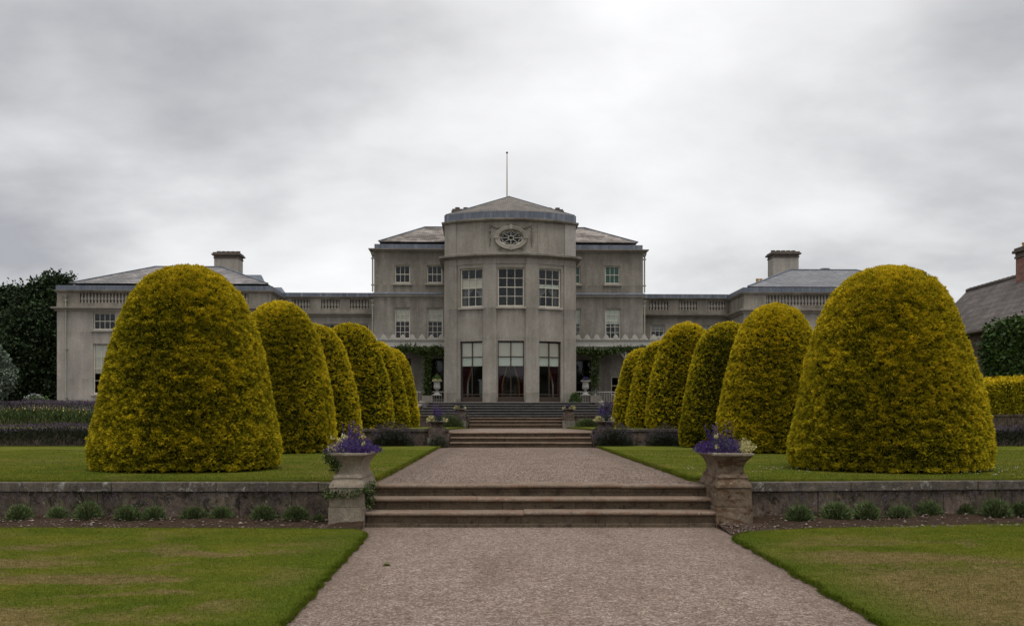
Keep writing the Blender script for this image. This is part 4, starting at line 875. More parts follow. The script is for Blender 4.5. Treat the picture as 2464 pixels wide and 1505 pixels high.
# ------------------------------------------------------------------ the country house
HX, HYY, HT = 0.22, 58.3, R(1.5)
hc, hs = math.cos(HT), math.sin(HT)
def hu(px, v):                      # local u of photo column px on the house plane v
    t = (px - VX) / FPX
    return (t * (HYY + hc * v) - HX + v * hs) / (hc - t * hs)
def hz(py, px, v):                  # height of photo row py at column px on plane v
    u = hu(px, v); Y = HYY + u * hs + v * hc
    return EYE + (HY - py) / FPX * Y
house = empty('country_house', (HX, HYY, 0), HT, 'grey stuccoed country house with a bow front, two wings and lead edged slate roofs', 'house')
BR = 6.2
def flat(v0): return lambda u, w_, z: (u, v0 + w_, z)
def bow(u, w_, z, r=BR):            # u is the chord coordinate on the outer face
    a = math.asin(max(-1, min(1, u / BR))); rr = r - w_
    return (rr * math.sin(a), BR - rr * math.cos(a), z)
def wallgrid(m, mp, u0, u1, z0, z1, ops, th, ustep=99, w0=0):
    us = sorted(set([u0, u1] + [o[0] for o in ops] + [o[1] for o in ops])); us = [u for u in us if u0 - 1e-6 <= u <= u1 + 1e-6]
    q = []
    for a, b in zip(us[:-1], us[1:]):
        n = max(1, int(math.ceil((b - a) / ustep))); q += [a + (b-a)*k/n for k in range(n)]
    us = q + [us[-1]]
    zs = sorted(set([z0, z1] + [o[2] for o in ops] + [o[3] for o in ops])); zs = [z for z in zs if z0 - 1e-6 <= z <= z1 + 1e-6]
    def solid(i, j):
        if i < 0 or j < 0 or i >= len(us)-1 or j >= len(zs)-1: return False
        uc, zc = (us[i]+us[i+1])/2, (zs[j]+zs[j+1])/2
        return not any(o[0] < uc < o[1] and o[2] < zc < o[3] for o in ops)
    for i in range(len(us)-1):
        for j in range(len(zs)-1):
            if not solid(i, j): continue
            a, b, c, d = us[i], us[i+1], zs[j], zs[j+1]
            m.poly([mp(a, w0, c), mp(b, w0, c), mp(b, w0, d), mp(a, w0, d)])
            m.poly([mp(b, w0+th, c), mp(a, w0+th, c), mp(a, w0+th, d), mp(b, w0+th, d)])
            if not solid(i-1, j): m.poly([mp(a, w0+th, c), mp(a, w0, c), mp(a, w0, d), mp(a, w0+th, d)])
            if not solid(i+1, j): m.poly([mp(b, w0, c), mp(b, w0+th, c), mp(b, w0+th, d), mp(b, w0, d)])
            if not solid(i, j-1): m.poly([mp(a, w0+th, c), mp(b, w0+th, c), mp(b, w0, c), mp(a, w0, c)])
            if not solid(i, j+1): m.poly([mp(a, w0, d), mp(b, w0, d), mp(b, w0+th, d), mp(a, w0+th, d)])
    return m
def sweep(m, mp, u0, u1, prof, ustep=.35, ret0=0, ret1=0):
    """moulding: prof = [(out, z)], closed polygon; out is distance in front of the face"""
    n = max(1, int(math.ceil((u1-u0)/ustep))) if ustep < 50 else 1
    rings = []
    for k in range(n+1):
        u = u0 + (u1-u0)*k/n
        rings.append([mp(u, -o, z) for o, z in prof])
    b = len(m.v); p = len(prof)
    for r_ in rings: m.v += r_
    for i in range(n):
        for j in range(p): m.f.append((b+i*p+j, b+(i+1)*p+j, b+(i+1)*p+(j+1) % p, b+i*p+(j+1) % p))
    m.f.append(tuple(b+j for j in range(p))); m.f.append(tuple(b+n*p+j for j in range(p))[::-1])
    return m
def box_sweep(m, poly, prof):
    """moulding run round an open plan polyline [(u,v)], mitred; prof = [(out,z)] with out measured to the right-hand outside"""
    P_ = [Vector(p) for p in poly]; rings = []
    for i, p in enumerate(P_):
        d0 = (p - P_[i-1]).normalized() if i else None; d1 = (P_[i+1] - p).normalized() if i < len(P_)-1 else None
        n0 = Vector((d0.y, -d0.x)) if d0 else None; n1 = Vector((d1.y, -d1.x)) if d1 else None
        n_ = n0 if n1 is None else n1 if n0 is None else (n0 + n1) / (1 + n0.dot(n1))
        rings.append([(p.x + n_.x*o, p.y + n_.y*o, z) for o, z in prof])
    b = len(m.v); k = len(prof)
    for r_ in rings: m.v += r_
    for i in range(len(rings)-1):
        for j in range(k): m.f.append((b+i*k+j, b+(i+1)*k+j, b+(i+1)*k+(j+1) % k, b+i*k+(j+1) % k))
    m.f.append(tuple(b+j for j in range(k))); m.f.append(tuple(b+(len(rings)-1)*k+j for j in range(k))[::-1])
    return m
class LF:   # local frame of a window: a to the right, b into the house, z up
    def __init__(s, o, ang=0): s.o = o; s.c = math.cos(ang); s.s = math.sin(ang)
    def __call__(s, a, b, z): return (s.o[0] + a*s.c - b*s.s, s.o[1] + a*s.s + b*s.c, s.o[2] + z)
def fbox(m, F, a0, a1, b0, b1, z0, z1):
    return m.hexa([F(a0,b0,z0), F(a1,b0,z0), F(a1,b1,z0), F(a0,b1,z0)], [F(a0,b0,z1), F(a1,b0,z1), F(a1,b1,z1), F(a0,b1,z1)])
def window(o, ang, w_, h, cols, rows, paint='white_paint', sill=True, blind=None, curt=None, case=.07, bar=.028, mid=None, blind_to=.5, double=None, recess=.12, sillproj=.10, parent=None, pane=True, blindb=.16):
    F = LF(o, ang); m = MB(); hw = w_/2; r = recess; par = parent or house
    fbox(m, F, -hw+.002, -hw+case, r, r+.09, .002, h-.002); fbox(m, F, hw-case, hw-.002, r, r+.09, .002, h-.002)
    fbox(m, F, -hw+case, hw-case, r, r+.09, h-case, h-.002); fbox(m, F, -hw+case, hw-case, r, r+.09, .002, case*1.3)
    iw = w_ - 2*case; z0, z1 = case*1.3, h-case
    for i in range(1, cols): x = -hw + case + iw*i/cols; fbox(m, F, x-bar/2, x+bar/2, r+.02, r+.055, z0, z1)
    rr = rows if isinstance(rows, list) else [i/rows for i in range(1, rows)]
    for t in rr:
        z = z0 + (z1-z0)*t; b_ = bar*1.7 if (mid is not None and abs(t-mid) < .02) else bar
        fbox(m, F, -hw+case, hw-case, r+.015 if b_ > bar else r+.018, r+.06, z-b_/2, z+b_/2)
    wd = m.build('window', M[paint], par)
    if pane:
        g_ = MB(); g_.poly([F(-hw+case, r+.04, z0), F(hw-case, r+.04, z0), F(hw-case, r+.04, z1), F(-hw+case, r+.04, z1)]); g_.build('pane', M['glass'], wd)
    if blind:
        for (mt, ta, tb, bb) in blind:
            bm = MB(); fbox(bm, F, -hw+case*.6, hw-case*.6, r+bb, r+bb+.006, z0+(z1-z0)*ta, z0+(z1-z0)*tb); bm.build('blind', M[mt], wd)
    if curt:
        for (mt, side, ta, tb, wt, wb, bb) in curt:    # gathered cloth: side -1/1, widths at top and at the tie
            n = 24; bm = MB(); rows_ = 12; ring = []
            for j in range(rows_+1):
                t = j/rows_; ww = wt + (wb-wt) * (math.sin(min(1, t*1.5) * PI/2) ** 1.5 if wb < wt else t); row = []
                for k in range(n+1):
                    q = k/n; x = (hw-case*.7) - ww*q; x *= side
                    row.append(F(x, r+bb+.03*math.sin(k*2.1+side), z0+(z1-z0)*(tb-(tb-ta)*t)))
                ring.append(row)
            b0 = len(bm.v)
            for row in ring: bm.v += row
            for j in range(rows_):
                for k in range(n): bm.f.append((b0+j*(n+1)+k, b0+j*(n+1)+k+1, b0+(j+1)*(n+1)+k+1, b0+(j+1)*(n+1)+k))
            bm.build('curtain', M[mt], wd, True)
    if sill:
        s_ = MB(); fbox(s_, F, -hw-.10, hw+.10, -sillproj, r+.02, -.13, -.002); s_.build('sill', M['pale_trim'], wd, bevel=.01)
    return wd
# ---- levels
z_gf0, z_gf1 = Z4 + .06, hz(819, 1229, 0)
z_s, z_w1 = hz(737, 1229, 0), hz(643, 1229, 0)
z_lc0, z_lc1 = hz(619, 1229, 0), hz(607.5, 1229, -.3)
z_uc0, z_uc1 = hz(532, 1229, 0), hz(526.5, 1229, -.2)
z_ld = hz(508.5, 1229, .1)
UE = 3.90; VE = BR - math.sqrt(BR**2 - UE**2); VM = 5.5
ops = []
for uc in (-2.34, 0, 2.34):
    a, b = (uc - .775, uc + .775) if uc == 0 else (uc - .665, uc + .665)
    ops += [(a, b, z_gf0, z_gf1), (a, b, z_s, z_w1)]
def bow_side(m, s, z0, z1, th=.3):   # straight flank of the bow back to the main wall
    u = UE * s; m.hexa([(u, VE, z0), (u, VM+.2, z0), (u - s*th, VM+.2, z0), (u - s*th, VE+.1, z0)][::s], [(u, VE, z1), (u, VM+.2, z1), (u - s*th, VM+.2, z1), (u - s*th, VE+.1, z1)][::s])
m = MB(); wallgrid(m, bow, -UE, UE, Z4 - .3, z_lc0 + .02, ops, .38, .22)
for s in (-1, 1): bow_side(m, s, Z4 - .3, z_lc0 + .02)
m.build('bow_wall', M['stucco_bay'], house)
for u0, u1 in ((-3.93, -3.16), (-1.62, -.84), (.84, 1.62), (3.16, 3.93)):
    m = MB(); sweep(m, lambda u, w_, z: bow(u * UE / 3.93 if abs(u) > 3.9 else u, w_, z), max(u0, -3.899), min(u1, 3.899), [(.085, Z4 - .1), (.085, z_w1 + .22), (-.02, z_w1 + .22), (-.02, Z4 - .1)], .25)
    m.build('pilaster', M['stucco_bay'], house, bevel=.012)
m = MB(); sweep(m, bow, -3.899, 3.899, [(.04, z_w1 + .228), (.04, z_lc0 + .01), (-.02, z_lc0 + .01), (-.02, z_w1 + .228)], .22)
m.build('frieze', M['stucco_bay'], house)
for u0, u1 in ((-3.9, -3.17), (-1.62, -.84), (.84, 1.62), (3.17, 3.9)):
    m = MB(); sweep(m, bow, u0, u1, [(.075, z_w1 + .228), (.075, z_lc0 - .01), (.02, z_lc0 - .01), (.02, z_w1 + .228)], .25)
    m.build('pilaster_head', M['stucco_bay'], house)
    m = MB(); sweep(m, bow, u0 - .0, u1 + .0, [(.10, Z4 - .15), (.10, Z4 + .62), (.02, Z4 + .66), (.02, Z4 - .15)], .25)
    m.build('pilaster_base', M['stone_trim'], house)
def arc_poly(r, ue, back):     # plan outline of the bow with straight flanks
    pts = [(-ue, back)]
    n = 22; a1 = math.asin(min(1, UE / BR))
    for k in range(n+1):
        a = -a1 + 2*a1*k/n; pts.append((BR*math.sin(a), BR - BR*math.cos(a)))
    pts.append((ue, back)); return pts
bp = arc_poly(BR, UE, VM + 3.4)
m = MB(); box_sweep(m, bp, [(.0, z_lc0), (.10, z_lc0), (.14, z_lc0 + .05), (.30, z_lc1 - .15), (.36, z_lc1 - .12), (.37, z_lc1 - .02), (.33, z_lc1), (0, z_lc1 + .06)]); m.build('lower_cornice', M['stone_trim'], house)
# attic with oval window opening
m = MB()
OU, OZ, RX, RZ = 0.0, hz(571.3, 1228.4, 0), .70, .46
def oval(k, rx, rz, n=32): a = 2*PI*k/n; return rx*math.cos(a), rz*math.sin(a)
za0, za1 = z_lc1, z_uc0 + .02
wallgrid(m, bow, -UE, -.95, za0, za1, [], .35, .22); wallgrid(m, bow, .95, UE, za0, za1, [], .35, .22)
wallgrid(m, bow, -.95, .95, za0, OZ - .62, [], .35, .22); wallgrid(m, bow, -.95, .95, OZ + .62, za1, [], .35, .22)
nO = 32
def sqpt(k):   # matching point on the rectangle round the oval
    x, z = oval(k, 1, 1, nO); q = max(abs(x), abs(z)); return x/q*.95, z/q*.62
for k in range(nO):
    a, b = sqpt(k), sqpt(k+1); c, d = oval(k, RX+.01, RZ+.01, nO), oval(k+1, RX+.01, RZ+.01, nO)
    m.poly([bow(OU+a[0], 0, OZ+a[1]), bow(OU+b[0], 0, OZ+b[1]), bow(OU+d[0], 0, OZ+d[1]), bow(OU+c[0], 0, OZ+c[1])])
    m.poly([bow(OU+c[0], 0, OZ+c[1]), bow(OU+d[0], 0, OZ+d[1]), bow(OU+d[0], .35, OZ+d[1]), bow(OU+c[0], .35, OZ+c[1])])
for s in (-1, 1): bow_side(m, s, za0, za1)
m.build('attic_wall', M['stucco_bay'], house)
for (u0, u1, mt) in ((-3.9, -3.22, 'stucco_bay'), (3.22, 3.9, 'patch'), (-1.66, 1.66, 'stucco_bay')):
    if u0 == -1.66:
        for ua, ub in ((-1.66, -1.58), (1.58, 1.66)):
            m = MB(); sweep(m, bow, ua, ub, [(.03, za0 + .08), (.03, za1 - .02), (-.02, za1 - .02), (-.02, za0 + .08)], .25); m.build('attic_strip', M[mt], house)
    else:
        m = MB(); sweep(m, bow, u0, u1, [(.05, za0 + .03), (.05, za1 - .02), (-.02, za1 - .02), (-.02, za0 + .03)], .25); m.build('attic_pilaster', M[mt], house)
def ring_pts(rx, rz, w_, n=48): return [bow(OU + rx*math.cos(2*PI*k/n), w_, OZ + rz*math.sin(2*PI*k/n)) for k in range(n+1)]
ow = MB()
prof = [(0, .02), (0, -.09), (.05, -.12), (.10, -.10), (.14, -.13), (.22, -.13), (.24, .02)]
for k in range(48):
    a0, a1 = 2*PI*k/48, 2*PI*(k+1)/48
    for (o0, d0), (o1, d1) in zip(prof[:-1], prof[1:]):
        f = lambda a, o, d: bow(OU + (RX + .02 + o)*math.cos(a), d, OZ + (RZ + .02 + o)*math.sin(a))
        ow.poly([f(a0, o0, d0), f(a1, o0, d0), f(a1, o1, d1), f(a0, o1, d1)])
for a in (0, PI/2, PI, -PI/2):
    x, z = (RX+.15)*math.cos(a), (RZ+.15)*math.sin(a)
    F = LF(bow(OU + x, -.16, OZ + z)); kx = .13 if abs(math.cos(a)) > .5 else .07; kz = .045 if abs(math.cos(a)) > .5 else .13
    fbox(ow, F, -kx, kx, 0, .16, -kz, kz)
ovw = ow.build('oval_window', M['pale_trim'], house, True)
tr_ = MB()
for k in range(8):
    a = 2*PI*(k+.0)/8 + PI/2*0
    tr_.bar(bow(OU + .17*math.cos(a), .1, OZ + .12*math.sin(a)), bow(OU + RX*math.cos(a), .1, OZ + RZ*math.sin(a)), .03)
    a2 = a + 2*PI/8; pr = None
    for q in range(7):
        t = q/6; aa = a + (a2-a)*t; rr = 1 - .26*math.sin(PI*t)
        p = bow(OU + RX*rr*math.cos(aa), .1, OZ + RZ*rr*math.sin(aa))
        if pr: tr_.bar(pr, p, .03)
        pr = p
for rr in (1.0, .235):
    pr = None
    for q in range(33):
        a = 2*PI*q/32; p = bow(OU + (RX-.01)*rr*math.cos(a), .1, OZ + (RZ-.01)*(rr if rr == 1 else .26)*math.sin(a))
        if pr: tr_.bar(pr, p, .035)
        pr = p
tr_.build('tracery', M['white_paint'], ovw)
pg = MB(); pg.poly([bow(OU + RX*math.cos(2*PI*k/32), .13, OZ + RZ*math.sin(2*PI*k/32)) for k in range(32)]); pg.build('pane', M['glass'], ovw)
# garlands: strings of carved leaves
def garland(path, rad, n, seed):
    r = random.Random(seed); m = MB()
    for k in range(n):
        t = k/(n-1)*(len(path)-1); i = min(int(t), len(path)-2); q = t-i
        u = path[i][0]*(1-q)+path[i+1][0]*q; z = path[i][1]*(1-q)+path[i+1][1]*q; rr = rad(k/(n-1))
        c = bow(OU + u + r.uniform(-.4, .4)*rr, -.02 - r.uniform(0, .6)*rr, OZ + z + r.uniform(-.4, .4)*rr); s = rr*r.uniform(.6, .95)
        m.lathe((c[0], c[1], c[2] - s*.7), [(.02*s, 0), (s*.6, s*.25), (s*.8, s*.7), (s*.5, s*1.15), (.02*s, s*1.4)], 6)
    m.build('garland', M['stone_trim'], house, True)
for s in (-1, 1):
    garland([(s*1.23, .78), (s*1.23, -.50)], lambda t: .04 + .045*math.sin(t*PI*.9 + .3), 60, 5+s)
    garland([(s*1.2, .74), (s*.98, .62), (s*.72, .56), (s*.45, .64), (s*.14, .78)], lambda t: .035 + .035*math.sin(t*PI), 52, 8+s)
    garland([(s*.12, -.70), (s*.3, -.62), (s*.5, -.66), (s*.68, -.60), (s*.74, -.68), (s*.62, -.72)], lambda t: .038, 30, 11+s)
m = MB(); box_sweep(m, bp, [(0, z_uc0), (.08, z_uc0), (.12, z_uc0 + .05), (.20, z_uc1 - .03), (.22, z_uc1 + .06), (.18, z_uc1 + .08), (0, z_uc1 + .10)]); m.build('upper_cornice', M['stone_trim'], house)
m = MB(); box_sweep(m, bp, [(-.1, z_uc1 + .08), (.05, z_uc1 + .08), (.05, z_ld), (-.1, z_ld + .03)])
n_ = len(bp)
for k in range(3, n_ - 3, 3):     # rolled lead seams
    m.bar((bp[k][0]*1.003, bp[k][1] - .055, z_uc1 + .1), (bp[k][0]*1.003, bp[k][1] - .055, z_ld), .035)
m.build('lead_parapet', M['lead'], house)
apx = (hu(1224.5, 4.7), 4.7, hz(473.3, 1224.5, 4.7))
m = MB(); ring = [(x, y, z_ld + .02) for x, y in bp]
for a, b in zip(ring[:-1], ring[1:]): m.poly([a, b, apx])
bk = (apx[0], VM + 6.2, apx[2]); m.poly([ring[-1], (UE, VM+6.2, z_ld + .02), bk, apx]); m.poly([(-UE, VM+6.2, z_ld + .02), ring[0], apx, bk])
m.build('bow_roof', M['slate_bay'], house)
m = MB(); m.bar((-UE + .05, VE, z_ld + .03), apx, .09); m.bar((UE - .05, VE, z_ld + .03), apx, .09); m.bar(apx, bk, .1)
m.build('roof_ridge', M['lead'], house)
fp = MB(); fx = hu(1219.5, 6.0); ft = hz(370, 1219.5, 6.0); fp.tube([(fx, 6.0, apx[2] - .2), (fx, 6.0, ft)], [.055, .03], 8); 
o = fp.build('flagpole', M['white_paint'], house, True); MB().lathe((fx, 6.0, ft), [(.03, 0), (.075, .05), (.05, .12), (.01, .14)], 10).build('finial', M['brown_paint'], o, True)
# floors and a dark inner partition inside the bow
m = MB()
for z in (z_gf1 + .45, z_lc0 - .1):
    m.poly([(x*.97, max(y, .4)+.05 if k_ not in () else y, z) for k_, (x, y) in enumerate(bp)])
m.poly([(x*.97, max(y, .35)+.05, Z4 + .03) for x, y in bp])
m.build('floor', M['furn'], house)
# bow windows
def bow_at(u, w_, z): return bow(u, w_, z)
for uc, ang_s in ((-2.34, -1), (0, 0), (2.34, 1)):
    a = math.asin(uc / BR); hw_ = .775 if uc == 0 else .665
    ww = 2*hw_ if uc == 0 else 2*hw_/math.cos(a)
    o_ = bow(uc, .03, z_s)
    red = 1 if uc else 0
    cur = [('net', -1, .0, .48, .62, .22, .3), ('net', 1, .0, .48, .62, .22, .3)] if uc else None
    bl_u = [('blind', .47, .74, .10)] if uc < 0 else [('blind_pale', .50, .60, .10)] if uc > 0 else None
    window((o_[0], o_[1], z_s + .0), a, ww, z_w1 - z_s, 3, 4, blind=bl_u, curt=cur, mid=.5, bar=.032, sillproj=.12)
    o_ = bow(uc, .03, z_gf0); h_ = z_gf1 - z_gf0
    cu = []
    for s in ((-1,) if uc < 0 else (1,) if uc > 0 else (-1, 1)):
        cu += [('curtain_red', s, .04, .62, .50, .20, .34), ('curtain_gold', s, .04, .60, .56, .27, .44)]
    w_ = window((o_[0], o_[1], z_gf0), a, ww, h_, 2, [.20*0 + .105, .775 - .03], 'brown_paint', False, [('blind', .59, .985, .12), ('blind_pale', .594, .745, .105)], cu, case=.055, bar=.06)
    F = LF((o_[0], o_[1], z_gf0), a)
    k_ = MB(); fbox(k_, F, -ww/2 + .056, ww/2 - .056, .135, .185, .074, .30); k_.build('kick_panel', M['brown_paint'], w_)
    if uc:
        s = -1 if uc < 0 else 1; k_ = MB(); xa = s * (ww/2 - .07); fbox(k_, F, min(xa, xa - s*.26), max(xa, xa - s*.26), .50, .53, .1, h_*.60); k_.build('shutter', M['pale_trim'], w_)
# a few furnishings behind the glass
fu = MB(); fu.lathe((-1.75, 1.9, Z4 + .04), [(.2, 0), (.2, .1), (.11, .2), (.12, 1.25), (.2, 1.32), (.22, 1.4)], 14); fu.build('column_stand', M['marble'], house, True)
fu = MB(); fu.box(-.9, .9, 2.2, 3.2, Z4 + .70, Z4 + .78)
for x in (-.8, .8):
    for y in (2.3, 3.1): fu.box(x-.04, x+.04, y-.04, y+.04, Z4 + .04, Z4 + .70)
fu.build('table', M['furn'], house)
for x in (-.55, .45):
    c_ = MB(); c_.box(x-.24, x+.24, 1.5, 1.95, Z4 + .42, Z4 + .48); c_.box(x-.24, x+.24, 1.46, 1.50, Z4 + .48, Z4 + 1.05)
    for xx in (x-.2, x+.2):
        for y in (1.53, 1.9): c_.box(xx-.02, xx+.02, y-.02, y+.02, Z4 + .04, Z4 + .42)
    c_.build('chair', M['furn'], house)
# ---- main block
ML, MR = hu(899.7, VM), hu(1546.7, VM)
zm_c0, zm_c1 = (hz(605, 1000, VM) + hz(607.5, 1450, VM)) / 2, (hz(598, 1000, VM-.3) + hz(600.5, 1450, VM-.3)) / 2
zm_l0, zm_l1 = zm_c1 + .03, hz(587, 1000, VM)
zs0, zs1 = hz(714, 1000, VM), hz(703, 1000, VM)
def op(px0, px1, py0, py1, v): return (hu(px0, v), hu(px1, v), hz(py1, (px0+px1)/2, v), hz(py0, (px0+px1)/2, v))
mops = [op(949.5, 986.5, 637.5, 681, VM), op(1027, 1064, 637.5, 681, VM), op(1359, 1396, 639.5, 683, VM), op(1455, 1491, 639.5, 683, VM),
        op(949.5, 986.5, 740, 815, VM), op(1027.5, 1065, 740, 815, VM), op(1360, 1397, 741.5, 816, VM), op(1456, 1493, 741.5, 816, VM)]
gops = [op(950, 988, 862, 950, VM), op(1033, 1067, 862, 958, VM), op(1384, 1422, 865, 950, VM), op(1470, 1506, 905, 950, VM)]
VB = VM + 12
m = MB(); wallgrid(m, flat(VM), ML, MR, Z4 - .3, zm_c0 + .03, mops + gops, .4)
for s, u in ((-1, ML), (1, MR)):
    m.box(min(u, u - s*.4), max(u, u - s*.4), VM + .4, VB, Z4 - .3, zm_c0 + .03)
m.box(ML, MR, VB, VB + .4, Z4 - .3, zm_c0 + .03)
m.build('main_wall', M['stucco'], house)
m = MB()
for z in (z_gf1 + .4, zs0): m.box(ML + .4, MR - .4, VM + .42, VB - .02, z, z + .2)
m.box(ML + .4, MR - .4, VM + 4.2, VM + 4.3, Z4, zm_c0 - .1)
m.build('inner_floor', M['room'], house)
for i, o_ in enumerate(mops[:4]):
    window(((o_[0]+o_[1])/2, VM, o_[2]), 0, o_[1]-o_[0], o_[3]-o_[2], 3, 2, mid=.5, blind=[('blind_green', 0.01, .99, .12)] if i > 1 else None)
for i, o_ in enumerate(mops[4:]):
    window(((o_[0]+o_[1])/2, VM, o_[2]), 0, o_[1]-o_[0], o_[3]-o_[2], 3, 5, sill=False, mid=.5, blind=[('blind', .56, .99, .12)] if i < 2 else [('blind_pale', .50, .99, .12)],
           curt=[('curtain_red', -1, 0, .48, .4, .3, .25), ('curtain_red', 1, 0, .48, .4, .3, .25)] if i < 2 else [('net', 1, 0, .52, .45, .2, .25)])
for i, o_ in enumerate(gops):
    window(((o_[0]+o_[1])/2, VM, o_[2]), 0, o_[1]-o_[0], o_[3]-o_[2], 2, 3 if i != 3 else 2, 'brown_paint' if i < 3 else 'white_paint', sill=False, bar=.05)
mp_ = [(ML, VB + .4), (ML, VM), (MR, VM), (MR, VB + .4)]
m = MB(); box_sweep(m, mp_, [(0, zm_c0), (.05, zm_c0), (.12, zm_c0 + .1), (.32, zm_c1 - .05), (.34, zm_c1 + .02), (0, zm_c1 + .05)]); m.build('main_cornice', M['pale_trim'], house)
m = MB(); box_sweep(m, mp_, [(-.3, zm_c1 + .04), (-.02, zm_c1 + .04), (-.02, zm_l1), (-.3, zm_l1 + .02)])
for k in range(12):
    x = ML + (MR-ML)*(k+.5)/12; m.bar((x, VM + .0, zm_c1 + .08), (x, VM + .0, zm_l1 + .01), .04)
m.build('lead_gutter', M['lead'], house)
m = MB(); box_sweep(m, mp_, [(0, zs0), (.05, zs0), (.12, zs0 + .14), (.16, zs0 + .16), (0, zs0 + .2)]); m.build('string_course', M['pale_trim'], house)
m = MB(); box_sweep(m, mp_, [(0, zs0 + .203), (.17, zs0 + .165), (.165, zs0 + .20), (.06, zs0 + .27), (.04, zs1 - .02), (0, zs1)]); m.build('lead_flashing', M['lead'], house)
def hip_roof(name, mat, eL, eR, v0, v1, ze, rL, rR, vr, zr, par=house, lead_=True):
    m = MB(); A, B, C_, D_q = (eL, v0, ze), (eR, v0, ze), (eR, v1, ze), (eL, v1, ze); E, F_ = (rL, vr, zr), (rR, vr, zr)
    m.poly([A, B, F_, E]); m.poly([B, C_, F_]); m.poly([C_, D_q, E, F_]); m.poly([D_q, A, E]); m.poly([D_q, C_, B, A])
    o = m.build(name, M[mat], par)
    r_ = MB(); up = .03
    for p, q in ((A, E), (B, F_), (E, F_), (C_, F_), (D_q, E)): r_.bar((p[0], p[1], p[2]+up), (q[0], q[1], q[2]+up), .11, .07)
    r_.build('ridge', M['lead'], o); return o
ve = VM + .5
hip_roof('main_roof', 'slate_main', hu(911, ve), hu(1534, ve), ve, VB - .3, hz(581, 1000, ve), hu(1022, VM+6), hu(1407, VM+6), VM + 6, hz(547, 1022, VM+6))
m = MB(); m.box(ML + .3, MR - .3, VM + .28, VB, zm_l1 - .25, zm_l1 - .05); m.build('gutter_floor', M['lead'], house)
# chimneys behind the bow roof
def chimney(par, u0, u1, v0, v1, z0, z1, wallm, npot, potm='pot_clay', cap=.12, prow=1):
    c = MB().box(u0, u1, v0, v1, z0, z1 - .45); o = c.build('chimney', M[wallm], par)
    k = MB(); k.box(u0-.05, u1+.05, v0-.05, v1+.05, z1-.45, z1-.36); k.box(u0-.02, u1+.02, v0-.02, v1+.02, z1-.36, z1-.22); k.box(u0-cap, u1+cap, v0-cap, v1+cap, z1-.22, z1-.10); k.box(u0-cap*.5, u1+cap*.5, v0-cap*.5, v1+cap*.5, z1-.10, z1)
    k.build('chimney_cap', M['dark_cap'], o, bevel=.015)
    for i in range(npot):
        x = u0 + (u1-u0)*(i+.5)/npot
        MB().lathe((x, (v0+v1)/2, z1), [(.17, 0), (.15, .03), (.15, .10), (.17, .12), (.17, .17), (.12, .17)], 12).build('chimney_pot', M[potm], o, True)
    return o
zc_ = hz(501.5, 1108, VM+4.2)
chimney(house, hu(1090, VM+4.2), hu(1150, VM+4.2), VM+4.2, VM+5.0, zc_ - 2.6, zc_ - .03, 'brick_red', 3)
chimney(house, hu(1292, VM+4.2), hu(1352, VM+4.2), VM+4.2, VM+5.0, zc_ - 2.6, hz(503.5, 1335, VM+4.2), 'brick_red', 3)
def pipe(u, v, z0, z1, par=house, mat='pipe', hopper=True, r_=.05):
    m = MB(); m.tube([(u, v - .12, z0), (u, v - .10, z0 + .2), (u, v - .10, z1)], r_, 8)
    o = m.build('drainpipe', M[mat], par, True); c = MB(); n = max(2, int((z1-z0)/1.7))
    for k in range(n): z = z0 + .4 + (z1-z0-.6)*k/(n-1); c.box(u-.095, u+.095, v-.155, v-.004, z, z+.07)
    if hopper: c.hexa([(u-.06, v-.18, z1-.02), (u+.06, v-.18, z1-.02), (u+.06, v-.01, z1-.02), (u-.06, v-.01, z1-.02)], [(u-.13, v-.26, z1+.2), (u+.13, v-.26, z1+.2), (u+.13, v-.01, z1+.2), (u-.13, v-.01, z1+.2)])
    c.build('bracket', M[mat], o); return o
pipe(ML + .02 - .12, VM + .2, Z4, zs0 - .35); pipe(MR - .02 + .13, VM + .2, Z4, zs0 - .35)
pipe(ML + .02 - .12, VM + .2, zs1 + .05, zm_c0 - .25); pipe(MR - .02 + .13, VM + .2, zs1 + .05, zm_c0 - .25)
# ---- balustrade helper
def baluster_mesh():
    m = MB(); m.lathe((0, 0, 0), [(.075, 0), (.075, .06), (.05, .08), (.045, .11), (.085, .20), (.095, .27), (.07, .38), (.04, .50), (.036, .56), (.06, .60), (.045, .63), (.07, .65), (.07, .70)], 10)
    me = bpy.data.meshes.new('baluster'); me.from_pydata(m.v, [], m.f); me.materials.append(M['pale_trim']); me.polygons.foreach_set('use_smooth', [True]*len(me.polygons)); return me
BAL = baluster_mesh()
def balusters(par, u0, u1, v, z0, z1, n):
    for k in range(n):
        o = bpy.data.objects.new('baluster', BAL); COL.objects.link(o); o.parent = par
        o.location = (u0 + (u1-u0)*(k+.5)/n, v, z0); o.scale = (1, 1, (z1-z0)/.70)
